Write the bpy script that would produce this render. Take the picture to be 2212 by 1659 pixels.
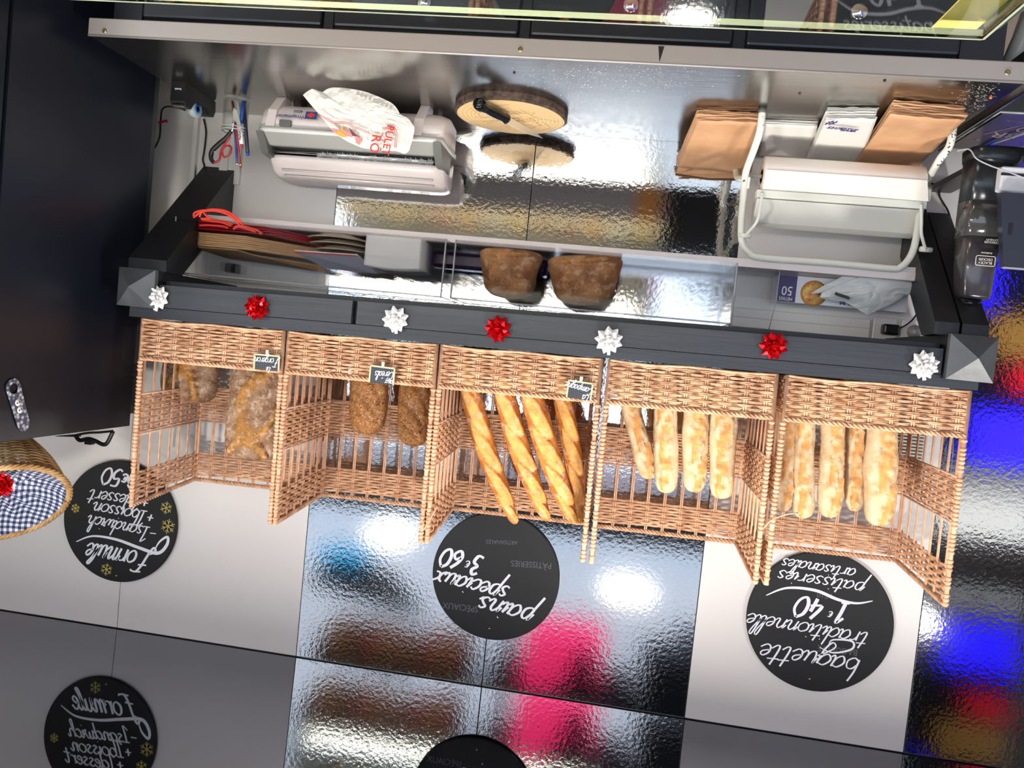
import bpy, bmesh, math, random
from mathutils import Vector, Matrix, noise
from math import sin, cos, pi
S = bpy.context.scene
for o in list(bpy.data.objects): bpy.data.objects.remove(o)
random.seed(7)
# ---------------------------------------------------------------- camera (the phone was held upside down)
FP, CX, CY = 1640.0, 1106.0, 829.5
RC = Matrix(((-0.98625689, 0.10500369, -0.12756004), (0.13186741, 0.03512691, -0.99064478), (-0.09954057, -0.99385126, -0.04849072)))
CP = Vector((0, -2.33, 1.56))
cd = bpy.data.cameras.new('camera'); cam = bpy.data.objects.new('camera', cd); S.collection.objects.link(cam)
cam.matrix_world = Matrix.Translation(CP) @ RC.to_4x4()
cd.sensor_fit = 'HORIZONTAL'; cd.sensor_width = 36; cd.lens = FP / 2212 * 36; cd.clip_start = .02; cd.clip_end = 100
S.camera = cam
# ---------------------------------------------------------------- daylight, lamps, exposure
w = bpy.data.worlds.new('daylight'); S.world = w; w.use_nodes = True
w.node_tree.nodes['Background'].inputs[0].default_value = (.80, .90, 1.0, 1)
w.node_tree.nodes['Background'].inputs[1].default_value = 2.2
S.view_settings.view_transform = 'Standard'; S.view_settings.look = 'None'
S.view_settings.exposure = 0.2; S.view_settings.gamma = 1.0; S.view_settings.use_curve_mapping = False
LAMPS = [(1.014, -1.384), (-.172, -1.014), (2.2, -1.75), (-1.4, -1.2)]
for i, (lx, ly) in enumerate(LAMPS):
    l = bpy.data.lights.new('ceiling_lamp_light', 'AREA'); l.shape = 'DISK'; l.size = .19; l.energy = 21; l.color = (1, .95, .89)
    o = bpy.data.objects.new('ceiling_lamp_light', l); S.collection.objects.link(o)
    o.location = (lx, ly, 2.635 + .0288 * ly - .027)
l = bpy.data.lights.new('sun', 'SUN'); l.energy = 17; l.angle = math.radians(14); l.color = (1, .97, .93)
o = bpy.data.objects.new('sun', l); S.collection.objects.link(o); o.rotation_euler = (math.radians(-40), math.radians(12), 0)
for z, e in ((1.29, 10),):
    l = bpy.data.lights.new('display_case_light', 'AREA'); l.shape = 'RECTANGLE'; l.size = 1.7; l.size_y = .05; l.energy = e; l.color = (1, .93, .80)
    o = bpy.data.objects.new('display_case_light', l); S.collection.objects.link(o); o.location = (.78, -2.19, z); o.rotation_euler = (math.radians(80), 0, 0)
CEIL = lambda y: 2.635 + .0288 * y

def at(x, y, axis, val):
    """photo measurement -> point on the plane axis=val"""
    d = RC @ Vector(((x - CX) / FP, -(y - CY) / FP, -1)); i = 'XYZ'.index(axis)
    return CP + d * ((val - CP[i]) / d[i])
# ---------------------------------------------------------------- materials
def lin(c): return tuple(((v / 255) / 12.92 if v / 255 <= .04045 else ((v / 255 + .055) / 1.055) ** 2.4) for v in c) + (1,)
MC = {}
def mat(name, c=(128, 128, 128), r=.5, metal=0, bump=None, var=0, vscale=8, spec=.5, emit=None, es=0, trans=0, alpha=1, c2=None, stretch=None, coat=0, ior=1.45):
    if name in MC: return MC[name]
    m = bpy.data.materials.new(name); MC[name] = m; m.use_nodes = True
    nt = m.node_tree; b = nt.nodes['Principled BSDF']
    b.inputs['Base Color'].default_value = lin(c); b.inputs['Roughness'].default_value = r; b.inputs['Metallic'].default_value = metal
    b.inputs['Specular IOR Level'].default_value = spec; b.inputs['IOR'].default_value = ior
    b.inputs['Coat Weight'].default_value = coat; b.inputs['Coat Roughness'].default_value = .08
    b.inputs['Transmission Weight'].default_value = trans
    if alpha < 1: b.inputs['Alpha'].default_value = alpha
    if emit: b.inputs['Emission Color'].default_value = lin(emit); b.inputs['Emission Strength'].default_value = es
    tc = nt.nodes.new('ShaderNodeTexCoord'); src = tc.outputs['Object']
    if stretch:
        mp = nt.nodes.new('ShaderNodeMapping'); mp.inputs['Scale'].default_value = stretch
        nt.links.new(src, mp.inputs[0]); src = mp.outputs[0]
    if var or c2:
        n = nt.nodes.new('ShaderNodeTexNoise'); n.inputs['Scale'].default_value = vscale; n.inputs['Detail'].default_value = 5
        nt.links.new(src, n.inputs['Vector'])
        cr = nt.nodes.new('ShaderNodeValToRGB'); cr.color_ramp.elements[0].position = .35; cr.color_ramp.elements[1].position = .65
        a = lin(c); k = 1 - var
        cr.color_ramp.elements[0].color = (a[0] * k, a[1] * k, a[2] * k, 1); cr.color_ramp.elements[1].color = lin(c2) if c2 else a
        nt.links.new(n.outputs[0], cr.inputs[0]); nt.links.new(cr.outputs[0], b.inputs['Base Color'])
    if bump:
        n = nt.nodes.new('ShaderNodeTexNoise'); n.inputs['Scale'].default_value = bump[0]; n.inputs['Detail'].default_value = bump[2] if len(bump) > 2 else 2
        nt.links.new(src, n.inputs['Vector'])
        bp = nt.nodes.new('ShaderNodeBump'); bp.inputs['Strength'].default_value = 1; bp.inputs['Distance'].default_value = bump[1]
        nt.links.new(n.outputs[0], bp.inputs['Height']); nt.links.new(bp.outputs[0], b.inputs['Normal'])
    return m
WHITE = mat('white_laminate', (224, 220, 216), .35, bump=(40, .0002), var=.03, vscale=1.5)
SILVER = mat('embossed_mirror_laminate', (222, 224, 226), .055, 1, bump=(85, .00030, 3))
CEILM = mat('dark_gloss_ceiling', (120, 122, 128), .02, 1)
STEEL = mat('stainless_steel', (176, 174, 170), .2, 1, bump=(30, .00015, 4), var=.12, vscale=5, stretch=(.35, 3, 1))
STEELD = mat('stainless_steel_lip', (176, 170, 166), .42, .45)
BLACKW = mat('black_painted_wood', (54, 57, 62), .42, bump=(60, .0008, 6), var=.22, vscale=14, stretch=(.18, 1, 3))
BLACKR = mat('black_painted_brace', (24, 26, 30), .45, bump=(30, .001, 5), var=.3, vscale=9)
CAPM = mat('post_cap_paint', (72, 76, 81), .38, bump=(45, .0008, 5), var=.25, vscale=20)
CABM = mat('cabinet_paint', (42, 47, 55), .3, var=.15, vscale=10, bump=(30, .0002))
FRIDGE = mat('fridge_enamel', (19, 23, 33), .32, bump=(5, .0012, 1), var=.15, vscale=2)
WICK = mat('wicker', (198, 146, 110), .5, c2=(232, 188, 150), var=.14, vscale=28, bump=(150, .0003), spec=.35)
WICKD = mat('wicker_stake', (204, 154, 120), .5, c2=(232, 188, 154), vscale=30, spec=.35)
WICKP = mat('wicker_pale', (160, 116, 66), .55, c2=(206, 168, 116), vscale=25)
ACR = mat('clear_acrylic', (240, 240, 242), .03, trans=1, ior=1.12, alpha=.4)
ACRE = mat('acrylic_edge', (205, 205, 208), .12, trans=.35, alpha=.7)
PAPER = mat('white_paper', (210, 208, 202), .7, bump=(30, .0006), var=.03)
PAPERW = mat('paper_roll_white', (228, 220, 212), .7)
KRAFT = mat('kraft_paper', (184, 138, 100), .5, c2=(204, 158, 118), vscale=12, bump=(18, .002, 3))
KRAFTD = mat('kraft_paper_dark', (132, 98, 62), .7, c2=(160, 122, 82), vscale=10, bump=(20, .0012, 3))
KRAFTE = mat('kraft_paper_fold', (206, 164, 116), .65, var=.1)
TUBE = mat('white_enamel_tube', (222, 224, 214), .22, var=.04, vscale=6)
PLASW = mat('dispenser_plastic', (214, 204, 200), .3, coat=.3)
PLASG = mat('grey_plastic', (150, 150, 146), .3)
PLASD = mat('dark_grey_plastic', (88, 90, 86), .35)
BLK = mat('black_plastic', (22, 23, 26), .35)
BLKG = mat('black_gloss', (16, 17, 20), .12)
CHALK = mat('blackboard', (15, 16, 20), .6, var=.25, vscale=6, stretch=(.4, 1, 5))
CHALKW = mat('white_marker_paint', (226, 228, 236), .6)
CHALKF = mat('faded_chalk', (92, 94, 100), .8)
GOLD = mat('gold_marker', (206, 190, 96), .5)
REDF = mat('red_foil', (205, 8, 20), .16, .75)
WSAT = mat('white_satin_ribbon', (226, 224, 222), .3)
GREENG = mat('glass_green_edge', (170, 178, 150), .2)
# ---------------------------------------------------------------- mesh builder
class B:
    def __init__(s): s.v = []; s.f = []; s.sm = []
    def add(s, vs, fs, smooth=False, M=None):
        n = len(s.v)
        s.v += [tuple(M @ Vector(v)) if M else tuple(v) for v in vs]
        s.f += [tuple(i + n for i in f) for f in fs]; s.sm += [smooth] * len(fs); return s
    def box(s, x0, x1, y0, y1, z0, z1, M=None, bev=0):
        if x0 > x1: x0, x1 = x1, x0
        if y0 > y1: y0, y1 = y1, y0
        if z0 > z1: z0, z1 = z1, z0
        b = min(bev, (x1 - x0) * .45, (y1 - y0) * .45, (z1 - z0) * .45)
        if b <= 0:
            return s.add([(x, y, z) for x in (x0, x1) for y in (y0, y1) for z in (z0, z1)], [(0, 1, 3, 2), (4, 6, 7, 5), (0, 4, 5, 1), (2, 3, 7, 6), (0, 2, 6, 4), (1, 5, 7, 3)], False, M)
        bm = bmesh.new(); bmesh.ops.create_cube(bm, size=1)
        for v in bm.verts: v.co = Vector(((x0 + x1) / 2 + v.co.x * (x1 - x0), (y0 + y1) / 2 + v.co.y * (y1 - y0), (z0 + z1) / 2 + v.co.z * (z1 - z0)))
        bmesh.ops.bevel(bm, geom=bm.edges[:], offset=b, segments=2, affect='EDGES', profile=.5)
        return s.bm(bm, M, False)
    def bm(s, bm, M=None, smooth=False):
        bm.verts.index_update()
        s.add([v.co.copy() for v in bm.verts], [tuple(v.index for v in f.verts) for f in bm.faces], smooth, M); bm.free(); return s
    def prism(s, pts, d, M=None):
        """closed 3d polygon pts swept by vector d"""
        n = len(pts); d = Vector(d); a = [Vector(p) for p in pts]
        return s.add(a + [p + d for p in a], [tuple(range(n - 1, -1, -1)), tuple(range(n, 2 * n))] + [(i, (i + 1) % n, n + (i + 1) % n, n + i) for i in range(n)], False, M)
    def tube(s, pts, r, n=8, M=None, cap=True, closed=False):
        P = [Vector(p) for p in pts]; N = len(P); R = r if isinstance(r, (list, tuple)) else [r] * N
        vs = []; up = None
        for i in range(N):
            t = (P[(i + 1) % N] - P[i - 1]) if closed else (P[min(i + 1, N - 1)] - P[max(i - 1, 0)])
            if t.length < 1e-9: t = Vector((0, 0, 1))
            t.normalize()
            if up is None: up = t.orthogonal().normalized()
            else:
                up = up - t * up.dot(t)
                up = up.normalized() if up.length > 1e-6 else t.orthogonal().normalized()
            bi = t.cross(up)
            vs += [P[i] + (up * cos(2 * pi * k / n) + bi * sin(2 * pi * k / n)) * R[i] for k in range(n)]
        fs = [(i * n + k, i * n + (k + 1) % n, (i + 1) % N * n + (k + 1) % n, (i + 1) % N * n + k) for i in range(N if closed else N - 1) for k in range(n)]
        if cap and not closed: fs += [tuple(range(n - 1, -1, -1)), tuple(range((N - 1) * n, N * n))]
        return s.add(vs, fs, True, M)
    def lathe(s, prof, n=32, M=None, smooth=True):
        """prof: (radius, z) list"""
        vs = [(r * cos(2 * pi * k / n), r * sin(2 * pi * k / n), z) for r, z in prof for k in range(n)]
        fs = [(i * n + k, i * n + (k + 1) % n, (i + 1) * n + (k + 1) % n, (i + 1) * n + k) for i in range(len(prof) - 1) for k in range(n)]
        if prof[0][0] > 1e-5: fs.append(tuple(range(n - 1, -1, -1)))
        if prof[-1][0] > 1e-5: fs.append(tuple(range((len(prof) - 1) * n, len(prof) * n)))
        return s.add(vs, fs, smooth, M)
    def ribbon(s, pts, w, nrm, thick=.0006, M=None):
        """flat strip along pts lying in the plane with normal nrm"""
        P = [Vector(p) for p in pts]; nrm = Vector(nrm).normalized(); W = w if isinstance(w, (list, tuple)) else [w] * len(P); vs = []
        for i, p in enumerate(P):
            t = P[min(i + 1, len(P) - 1)] - P[max(i - 1, 0)]; t = t.normalized() if t.length > 1e-9 else Vector((1, 0, 0))
            q = t.cross(nrm).normalized() * W[i] / 2
            vs += [p - q, p + q, p + q + nrm * thick, p - q + nrm * thick]
        fs = []
        for i in range(len(P) - 1):
            a = 4 * i; b = a + 4
            fs += [(a, b, b + 1, a + 1), (a + 1, b + 1, b + 2, a + 2), (a + 2, b + 2, b + 3, a + 3), (a + 3, b + 3, b, a)]
        fs += [(0, 1, 2, 3), (len(vs) - 1, len(vs) - 2, len(vs) - 3, len(vs) - 4)]
        return s.add(vs, fs, False, M)
    def build(s, name, m, parent=None, local=False, mask=None):
        me = bpy.data.meshes.new(name); vs = s.v
        if parent is not None and not local:
            I = wmat(parent).inverted(); vs = [tuple(I @ Vector(v)) for v in vs]
        me.from_pydata(vs, [], s.f); me.materials.append(m)
        me.polygons.foreach_set('use_smooth', s.sm)
        if mask is not None:
            a = me.attributes.new('mask', 'FLOAT', 'POINT'); a.data.foreach_set('value', mask)
        bm = bmesh.new(); bm.from_mesh(me); bmesh.ops.recalc_face_normals(bm, faces=bm.faces[:]); bm.to_mesh(me); bm.free()
        me.update()
        o = bpy.data.objects.new(name, me); S.collection.objects.link(o)
        if parent is not None: o.parent = parent
        return o
def wmat(o):
    M = o.matrix_basis.copy()
    return wmat(o.parent) @ M if o.parent else M
def tag(o, label=None, cat=None, group=None, kind=None):
    if label: o['label'] = label
    if cat: o['category'] = cat
    if group: o['group'] = group
    if kind: o['kind'] = kind
    return o
def thing(name, loc, label, cat, group=None, rot=(0, 0, 0)):
    o = bpy.data.objects.new(name, None); S.collection.objects.link(o); o.empty_display_size = .02
    o.location = loc; o.rotation_euler = rot; return tag(o, label, cat, group)
def solo(b, name, m, label, cat, group=None):
    """a thing that is one mesh, origin at its base"""
    v = [Vector(p) for p in b.v]; mn = Vector([min(p[i] for p in v) for i in range(3)]); mx = Vector([max(p[i] for p in v) for i in range(3)])
    c = Vector(((mn.x + mx.x) / 2, (mn.y + mx.y) / 2, mn.z)); b.v = [tuple(p - c) for p in v]
    o = b.build(name, m); o.location = c; return tag(o, label, cat, group)
def struct(b, name, m): return tag(b.build(name, m), kind='structure')
def dup(root, loc=None, label=None, rot=None):
    def cp(o, par):
        c = o.copy(); S.collection.objects.link(c); c.parent = par
        for ch in list(KIDS.get(o.name, [])) or [k for k in bpy.data.objects if k.parent == o]: cp(ch, c)
        return c
    r = cp(root, None)
    if loc is not None: r.location = loc
    if rot is not None: r.rotation_euler = rot
    if label: r['label'] = label
    return r
KIDS = {}
def crom(pts, k=6, closed=False):
    """smooth curve through pts"""
    P = [Vector(p) for p in pts]; N = len(P)
    if N < 3 and not closed: return [P[0].lerp(P[-1], i / k) for i in range(k + 1)]
    out = []
    for i in range(N if closed else N - 1):
        a, b, c, d = (P[(i - 1) % N], P[i], P[(i + 1) % N], P[(i + 2) % N]) if closed else (P[max(i - 1, 0)], P[i], P[i + 1], P[min(i + 2, N - 1)])
        for j in range(k):
            t = j / k
            out.append(.5 * ((2 * b) + (c - a) * t + (2 * a - 5 * b + 4 * c - d) * t * t + (3 * b - a - 3 * c + d) * t ** 3))
    if not closed: out.append(P[-1])
    return out
def text(body, size, M, m, parent, name='lettering', depth=.0004, shear=0, align='CENTER', sx=1, label=None):
    """printed lettering in the plane of matrix M (x along the line, y up)"""
    c = bpy.data.curves.new(name, 'FONT'); c.body = body; c.size = size; c.extrude = depth; c.shear = shear; c.align_x = align; c.align_y = 'CENTER'; c.resolution_u = 3
    o = bpy.data.objects.new(name, c); S.collection.objects.link(o)
    bpy.context.view_layer.update()
    me = bpy.data.meshes.new_from_object(o.evaluated_get(bpy.context.evaluated_depsgraph_get()))
    bpy.data.objects.remove(o); bpy.data.curves.remove(c)
    I = wmat(parent).inverted() if parent else Matrix()
    me.transform(I @ M @ Matrix.Diagonal((sx, 1, 1, 1))); me.materials.clear(); me.materials.append(m)
    o = bpy.data.objects.new(name, me); S.collection.objects.link(o); o.parent = parent
    if label: o['label'] = label
    return o
def frame(o, x, n):
    """matrix with origin o, x axis, normal n"""
    x = Vector(x).normalized(); n = Vector(n); n = (n - x * n.dot(x)).normalized(); y = n.cross(x)
    M = Matrix((x, y, n)).transposed().to_4x4(); M.translation = Vector(o); return M
def fz(p): return noise.noise(Vector(p))
# ---------------------------------------------------------------- brush lettering: one-stroke letters
GL = {
'a': (.95, '.8,.85 .45,1 .1,.55 .3,.02 .65,.25 .8,.9|.82,1 .75,.3 .85,.02 1.0,.2'),
'b': (.9, '.3,2.05 .15,1.2 .12,.1|.12,.25 .45,0 .8,.3 .72,.85 .4,.95 .15,.6'),
'c': (.75, '.7,.8 .45,1 .1,.6 .15,.1 .45,0 .8,.3'),
'd': (.95, '.75,.85 .4,1 .05,.5 .3,0 .65,.3 .85,1 .95,2|.95,2 .8,.8 .75,.2 .9,.02 1.05,.25'),
'e': (.72, '.1,.45 .5,.6 .6,.85 .4,1 .12,.7 .12,.2 .4,0 .75,.3'),
'f': (.6, '.0,.3 .45,1.2 .65,1.9 .45,2.1 .3,1.3 .15,-.4 .0,-.9 -.2,-.6|.05,.85 .65,.95'),
'g': (.9, '.8,.85 .4,1 .05,.5 .3,.05 .65,.3 .82,.95|.82,.95 .7,-.3 .4,-1 .1,-.7 .4,-.2 .95,.3'),
'h': (.9, '.0,.3 .4,1.3 .5,2 .3,2.1 .2,1.2 .1,0|.12,.5 .5,1 .7,.7 .65,.15 .8,0 1,.3'),
'i': (.42, '.0,.4 .25,.95|.25,.95 .15,.3 .25,0 .5,.3|.32,1.45 .36,1.5'),
'l': (.45, '.0,.3 .35,1.2 .5,1.95 .3,2.1 .15,1.2 .1,.25 .3,0 .55,.3'),
'm': (1.4, '.0,.6 .2,1 .2,.5 .1,0|.15,.5 .5,1 .65,.75 .55,0|.6,.5 1,1 1.12,.7 1.05,.15 1.2,0 1.45,.3'),
'n': (.95, '.0,.6 .2,1 .2,.5 .1,0|.15,.5 .5,1 .72,.75 .65,.15 .8,0 1.05,.3'),
'o': (.9, '.5,1 .12,.75 .1,.25 .42,0 .8,.3 .78,.8 .5,1'),
'p': (.9, '.0,.5 .25,1.1 .15,.2 -.1,-1.1|.1,.2 .45,1 .75,.8 .7,.2 .35,0 .15,.15'),
'q': (.9, '.8,.85 .4,1 .05,.5 .3,.05 .65,.3 .85,1|.85,1 .7,-.2 .55,-1.1 .9,-.6 1,.2'),
'r': (.7, '.15,1 .16,.5 .12,0|.15,.5 .35,.9 .68,.95'),
's': (.7, '.62,.85 .4,1 .18,.8 .4,.55 .58,.25 .32,0 .05,.15'),
't': (.7, '.42,1.75 .25,.6 .25,.05 .45,.0 .7,.3|.0,1.15 .75,1.22'),
'u': (.95, '.0,.5 .2,1 .15,.4 .25,0 .55,.1 .75,.9|.75,.9 .65,.3 .8,0 1.05,.3'),
'v': (.8, '.0,.7 .2,1 .3,0 .7,.6 .7,1 .9,.85'),
'w': (1.2, '.0,.7 .2,1 .2,.1 .45,.05 .65,.8|.65,.8 .62,.1 .85,.05 1.1,.6 1.05,1 1.3,.85'),
'x': (.8, '.1,1 .35,.8 .5,.2 .85,.1|.85,1 .5,.7 .3,.2 .0,.0'),
'F': (1.35, '.3,2.0 .9,2.1 1.35,2.0|1.4,1.9 .8,2.1 .55,1.2 .3,.1 .0,-.5 -.3,-.2 .2,.1|.1,1.0 .9,1.1'),
'C': (1.1, '1.0,1.5 .75,1.9 .3,1.4 .15,.6 .5,0 1.05,.4'),
'L': (.9, '.4,2 .25,1 .1,.1 .9,.05'),
'0': (1.1, '.65,2 .2,1.6 .1,.7 .4,0 .85,.3 1,1.2 .65,2'),
'1': (.8, '.1,1.5 .6,2 .5,1 .45,0|.1,0 .85,.02'),
'3': (.95, '.15,1.8 .6,2 .8,1.5 .4,1.1 .85,.7 .6,.05 .05,.2'),
'4': (1.05, '.6,2 .1,.7 .95,.75|.8,1.3 .7,.6 .65,0'),
'5': (.95, '.9,1.95 .3,1.95 .2,1.1 .7,1.15 .8,.5 .4,0 .05,.2'),
'6': (1.0, '.8,1.95 .3,1.3 .1,.6 .4,0 .85,.4 .6,.95 .2,.7'),
'9': (.95, '.85,1.6 .5,2 .15,1.5 .4,1.05 .8,1.4 .8,.7 .4,0'),
'E': (.7, '.62,1.3 .3,1.35 .12,.95 .15,.6 .4,.45 .65,.6|.0,1.05 .5,1.05|.0,.85 .45,.85'),
'+': (.95, '.1,.7 .8,.7|.45,1.1 .45,.3'), '-': (.95, '.1,.65 .8,.7'), ' ': (.5, ''), "'": (.3, '.1,1.4 .3,1.7'),
}
def script(b, body, x, y, size, wd, slant=.28, rise=0, accents=(), tilt=None, sp=1.0, thin=.45, vy=1.0, asc=1.0):
    """brush-letter a word in the x,z plane; returns list of strips (x,z,width)"""
    strips = []; cx = 0
    for i, ch in enumerate(body):
        adv, st = GL[ch]
        if st:
            for sk in st.split('|'):
                P = [tuple(float(q) for q in p.split(',')) for p in sk.split()]
                strips.append([(cx + px * sp + slant * py, (py if py < 1 else 1 + (py - 1) * asc) * vy) for px, py in P])
        if i in accents: strips.append([(cx + .45, 1.45 * vy), (cx + .85, 1.75 * vy)])
        cx += adv * sp
    ca, sa = cos(rise), sin(rise)
    for si, st in enumerate(strips):
        pts = crom([Vector((p[0] * size, 0, p[1] * size)) for p in st], 5)
        q = [Vector((x + p.x * ca - p.z * sa, 0, y + p.x * sa + p.z * ca)) for p in pts]; ws = []
        for j in range(len(q)):
            t = q[min(j + 1, len(q) - 1)] - q[max(j - 1, 0)]; t = t.normalized() if t.length > 1e-9 else Vector((1, 0, 0))
            k = abs(t.z) if t.z < 0 else abs(t.z) * .35
            ws.append(wd * (thin + (1 - thin) * k))
        b.ribbon([(p.x, -.00018 * (si % 7), p.z) for p in q], ws, (0, -1, 0), .0005)
    return cx * size
# ================================================================= the room
XW = [(3.2, .918), (.918, -.331), (-.331, -.966), (-.966, -3.2)]
pan = {}
wall = struct(B().box(-3.2, 3.2, .004, .08, 0, 2.75), 'wall_back', mat('wall_core', (20, 20, 22), .8))
g = .0012
def wp(name, x0, x1, z0, z1, m): return B().box(x0 - g, x1 + g, -.0, .006, z0, z1, bev=.0006).build(name, m, wall)
for x0, x1, m, nm in ((3.19, 1.553, WHITE, 'white_panel'), (1.553, .918, WHITE, 'white_panel'), (.918, .3, SILVER, 'mirror_panel'), (.3, -.331, SILVER, 'mirror_panel'), (-.331, -.966, WHITE, 'white_panel'), (-.966, -2.2, SILVER, 'mirror_panel'), (-2.2, -3.19, SILVER, 'mirror_panel')):
    wp(nm, x0, x1, 0, 2.634, m)
struct(B().box(-3.2, 3.2, -.002, .002, 2.6318, 2.6340), 'trim_1', mat('seam_strip', (30, 28, 28), .3))
# ceiling: dark mirror-gloss sheet, falling slightly towards the serving hatch
cb = B(); cb.add([(-3.2, .08, CEIL(.08)), (3.2, .08, CEIL(.08)), (3.2, -2.45, CEIL(-2.45)), (-3.2, -2.45, CEIL(-2.45)), (-3.2, .08, 2.8), (3.2, .08, 2.8), (3.2, -2.45, 2.8), (-3.2, -2.45, 2.8)],
       [(0, 1, 2, 3), (4, 5, 6, 7), (0, 1, 5, 4), (1, 2, 6, 5), (2, 3, 7, 6), (3, 0, 4, 7)])
struct(cb, 'ceiling', CEILM)
struct(B().box(-3.2, 3.2, -2.6, .08, -.06, 0), 'floor', mat('floor_vinyl', (150, 130, 110), .5, var=.15, vscale=3))
struct(B().box(-3.3, -3.2, -2.6, .08, 0, 2.75), 'wall_left', WHITE)
struct(B().box(3.2, 3.3, -2.6, .08, 0, 2.75), 'wall_right', WHITE)
struct(B().box(-3.2, 3.2, -2.52, -2.45, 2.42, 2.8).box(-3.2, -2.6, -2.52, -2.45, 0, 2.42).box(2.7, 3.2, -2.52, -2.45, 0, 2.42), 'wall_front', mat('hatch_frame', (120, 120, 122), .5))
# lamps
for lx, ly in LAMPS:
    t = thing('ceiling_lamp', (lx, ly, CEIL(ly)), 'round flush ceiling lamp ' + {1.014: 'over the fridge end of the counter', -.172: 'above the middle of the counter', 2.2: 'far right beyond the fridge', -1.4: 'above the left end of the room'}[lx], 'lamp', 'round ceiling lamps')
    B().lathe([(.112, 0.002), (.112, -.012), (.1, -.016), (.098, -.012), (.098, 0)], 40).build('bezel', mat('lamp_bezel', (225, 225, 225), .4), t, local=True)
    B().lathe([(.097, -.002), (.097, -.010), (.0, -.010)], 40).build('diffuser', mat('lamp_diffuser', (255, 250, 240), .5, emit=(255, 250, 240), es=14), t, local=True)
# ---------------------------------------------------------------- steel counter and drawer cabinet
t = thing('worktop', (.28, -.3, .88), 'long stainless steel worktop with screwed front lip over the drawers', 'worktop')
ct = B().box(-.79, 1.351, -.592, -.001, .898, .904); ct.build('top_sheet', STEEL, t)
lip = B().box(-.79, 1.351, -.597, -.591, .862, .9045, bev=.0025); lip.tube([(-.789, -.5945, .9035), (1.35, -.5945, .9035)], .0032, 8); lip.build('front_lip', STEELD, t)
B().box(-.78, 1.34, -.585, -.002, .868, .898).build('core_board', BLK, t)
for x, y in ((226, 67), (1124, 107), (2176, 157)):
    p = at(x, y, 'Y', -.5975)
    B().lathe([(.0055, 0), (.0055, .0015), (.003, .0022), (0, .0012)], 12, frame(p, (1, 0, 0), (0, -1, 0))).build('screw', mat('brass_screw', (176, 160, 120), .3, 1), t)
p = at(1427, 120, 'Y', -.5978)
B().prism([p + Vector((-.006, 0, -.02)), p + Vector((.007, 0, -.02)), p + Vector((.001, 0, .014))], (0, .001, 0)).build('notch', mat('notch', (60, 60, 62), .3, .6), t)
t = thing('drawer_cabinet', (.28, -.3, 0), 'black painted wooden cabinet with a row of drawers under the steel worktop', 'cabinet')
bd = B().box(-.757, 1.315, -.545, -.02, 0, .868); bd.box(-.757, 1.315, -.556, -.54, .852, .868)
for x0, x1 in ((1.315, 1.24), (.768, .745), (.292, .27), (-.19, -.216), (-.668, -.757)): bd.box(x1, x0, -.556, -.54, 0, .868)
bd.build('carcass', CABM, t)
KN = {1: (915, 0), 2: (1363, 8), 3: (1857, 22)}
for i, (x0, x1) in enumerate(((1.234, .772), (.741, .296), (.266, -.187), (-.219, -.665))):
    d = B().box(x1, x0, -.566, -.52, .60, .842, bev=.006).build('drawer', CABM, t)
    for z0, z1 in ((.33, .585), (.06, .315)):
        B().box(x1, x0, -.566, -.52, z0, z1, bev=.006).build('drawer', CABM, t)
    if i in KN: kp = at(KN[i][0], KN[i][1], 'Y', -.60)
    else: kp = Vector((1.0, -.60, .775))
    B().lathe([(.006, 0), (.006, .018), (.017, .022), (.019, .03), (.016, .037), (0, .04)], 24, frame((kp.x, -.566, kp.z), (1, 0, 0), (0, -1, 0))).build('knob', mat('chrome', (230, 230, 232), .12, 1), d)
# stainless side rail beside the worktop
b = B().box(-.825, -.795, -.55, -.002, .87, .884); b.box(-.826, -.822, -.55, -.002, .80, .9)
solo(b, 'side_rail', STEEL, 'narrow steel rail along the left end of the worktop', 'rail')
# ================================================================= black timber frame that carries the baskets
def zt(x): return 1.5665 + .0128 * (x - .2)       # top of the basket platform (it sags a little to the left)
def sagbox(b, x0, x1, y0, y1, dz0, dz1):
    v = [(x, y, zt(x) + dz) for x in (x0, x1) for y in (y0, y1) for dz in (dz0, dz1)]
    return b.add(v, [(0, 1, 3, 2), (4, 6, 7, 5), (0, 4, 5, 1), (2, 3, 7, 6), (0, 2, 6, 4), (1, 5, 7, 3)])
FR = thing('basket_rack', (.22, -.2, 1.08), 'black painted timber wall rack carrying the wicker baskets', 'rack')
sagbox(B(), -.855, 1.31, -.415, -.01, -.030, 0).build('platform_plank', BLACKW, FR)
sagbox(B(), .682, 1.222, -.425, -.40, -.091, -.0315).build('fascia_board', BLACKW, FR)
sagbox(B(), -.765, .668, -.425, -.40, -.091, -.0315).build('fascia_board', BLACKW, FR)
sagbox(B(), -.765, 1.22, -.399, -.36, -.104, -.0315).build('inner_rail', BLACKR, FR)
sagbox(B(), -.9, 1.37, -.035, -.002, -.09, -.031).build('wall_rail', BLACKR, FR)
def post(x0, x1, z0, z1, front, m):
    b = B().box(x0, x1, front, -.002, z0, z1)
    o = b.build('arm_post', BLACKR, FR)
    xm, zm = (x0 + x1) / 2, (z0 + z1) / 2
    c = B(); e = .001
    c.add([(x0 - e, front - .004, z0 - e), (x1 + e, front - .004, z0 - e), (x1 + e, front - .004, z1 + e), (x0 - e, front - .004, z1 + e), (xm, front - .036, zm), (x0 - e, front + .01, z0 - e), (x1 + e, front + .01, z0 - e), (x1 + e, front + .01, z1 + e), (x0 - e, front + .01, z1 + e)],
          [(0, 1, 4), (1, 2, 4), (2, 3, 4), (3, 0, 4), (0, 1, 6, 5), (1, 2, 7, 6), (2, 3, 8, 7), (3, 0, 5, 8), (5, 6, 7, 8)])
    c.build('pyramid_cap', m, o)
post(1.225, 1.328, 1.452, 1.552, -.44, CAPM)
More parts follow.
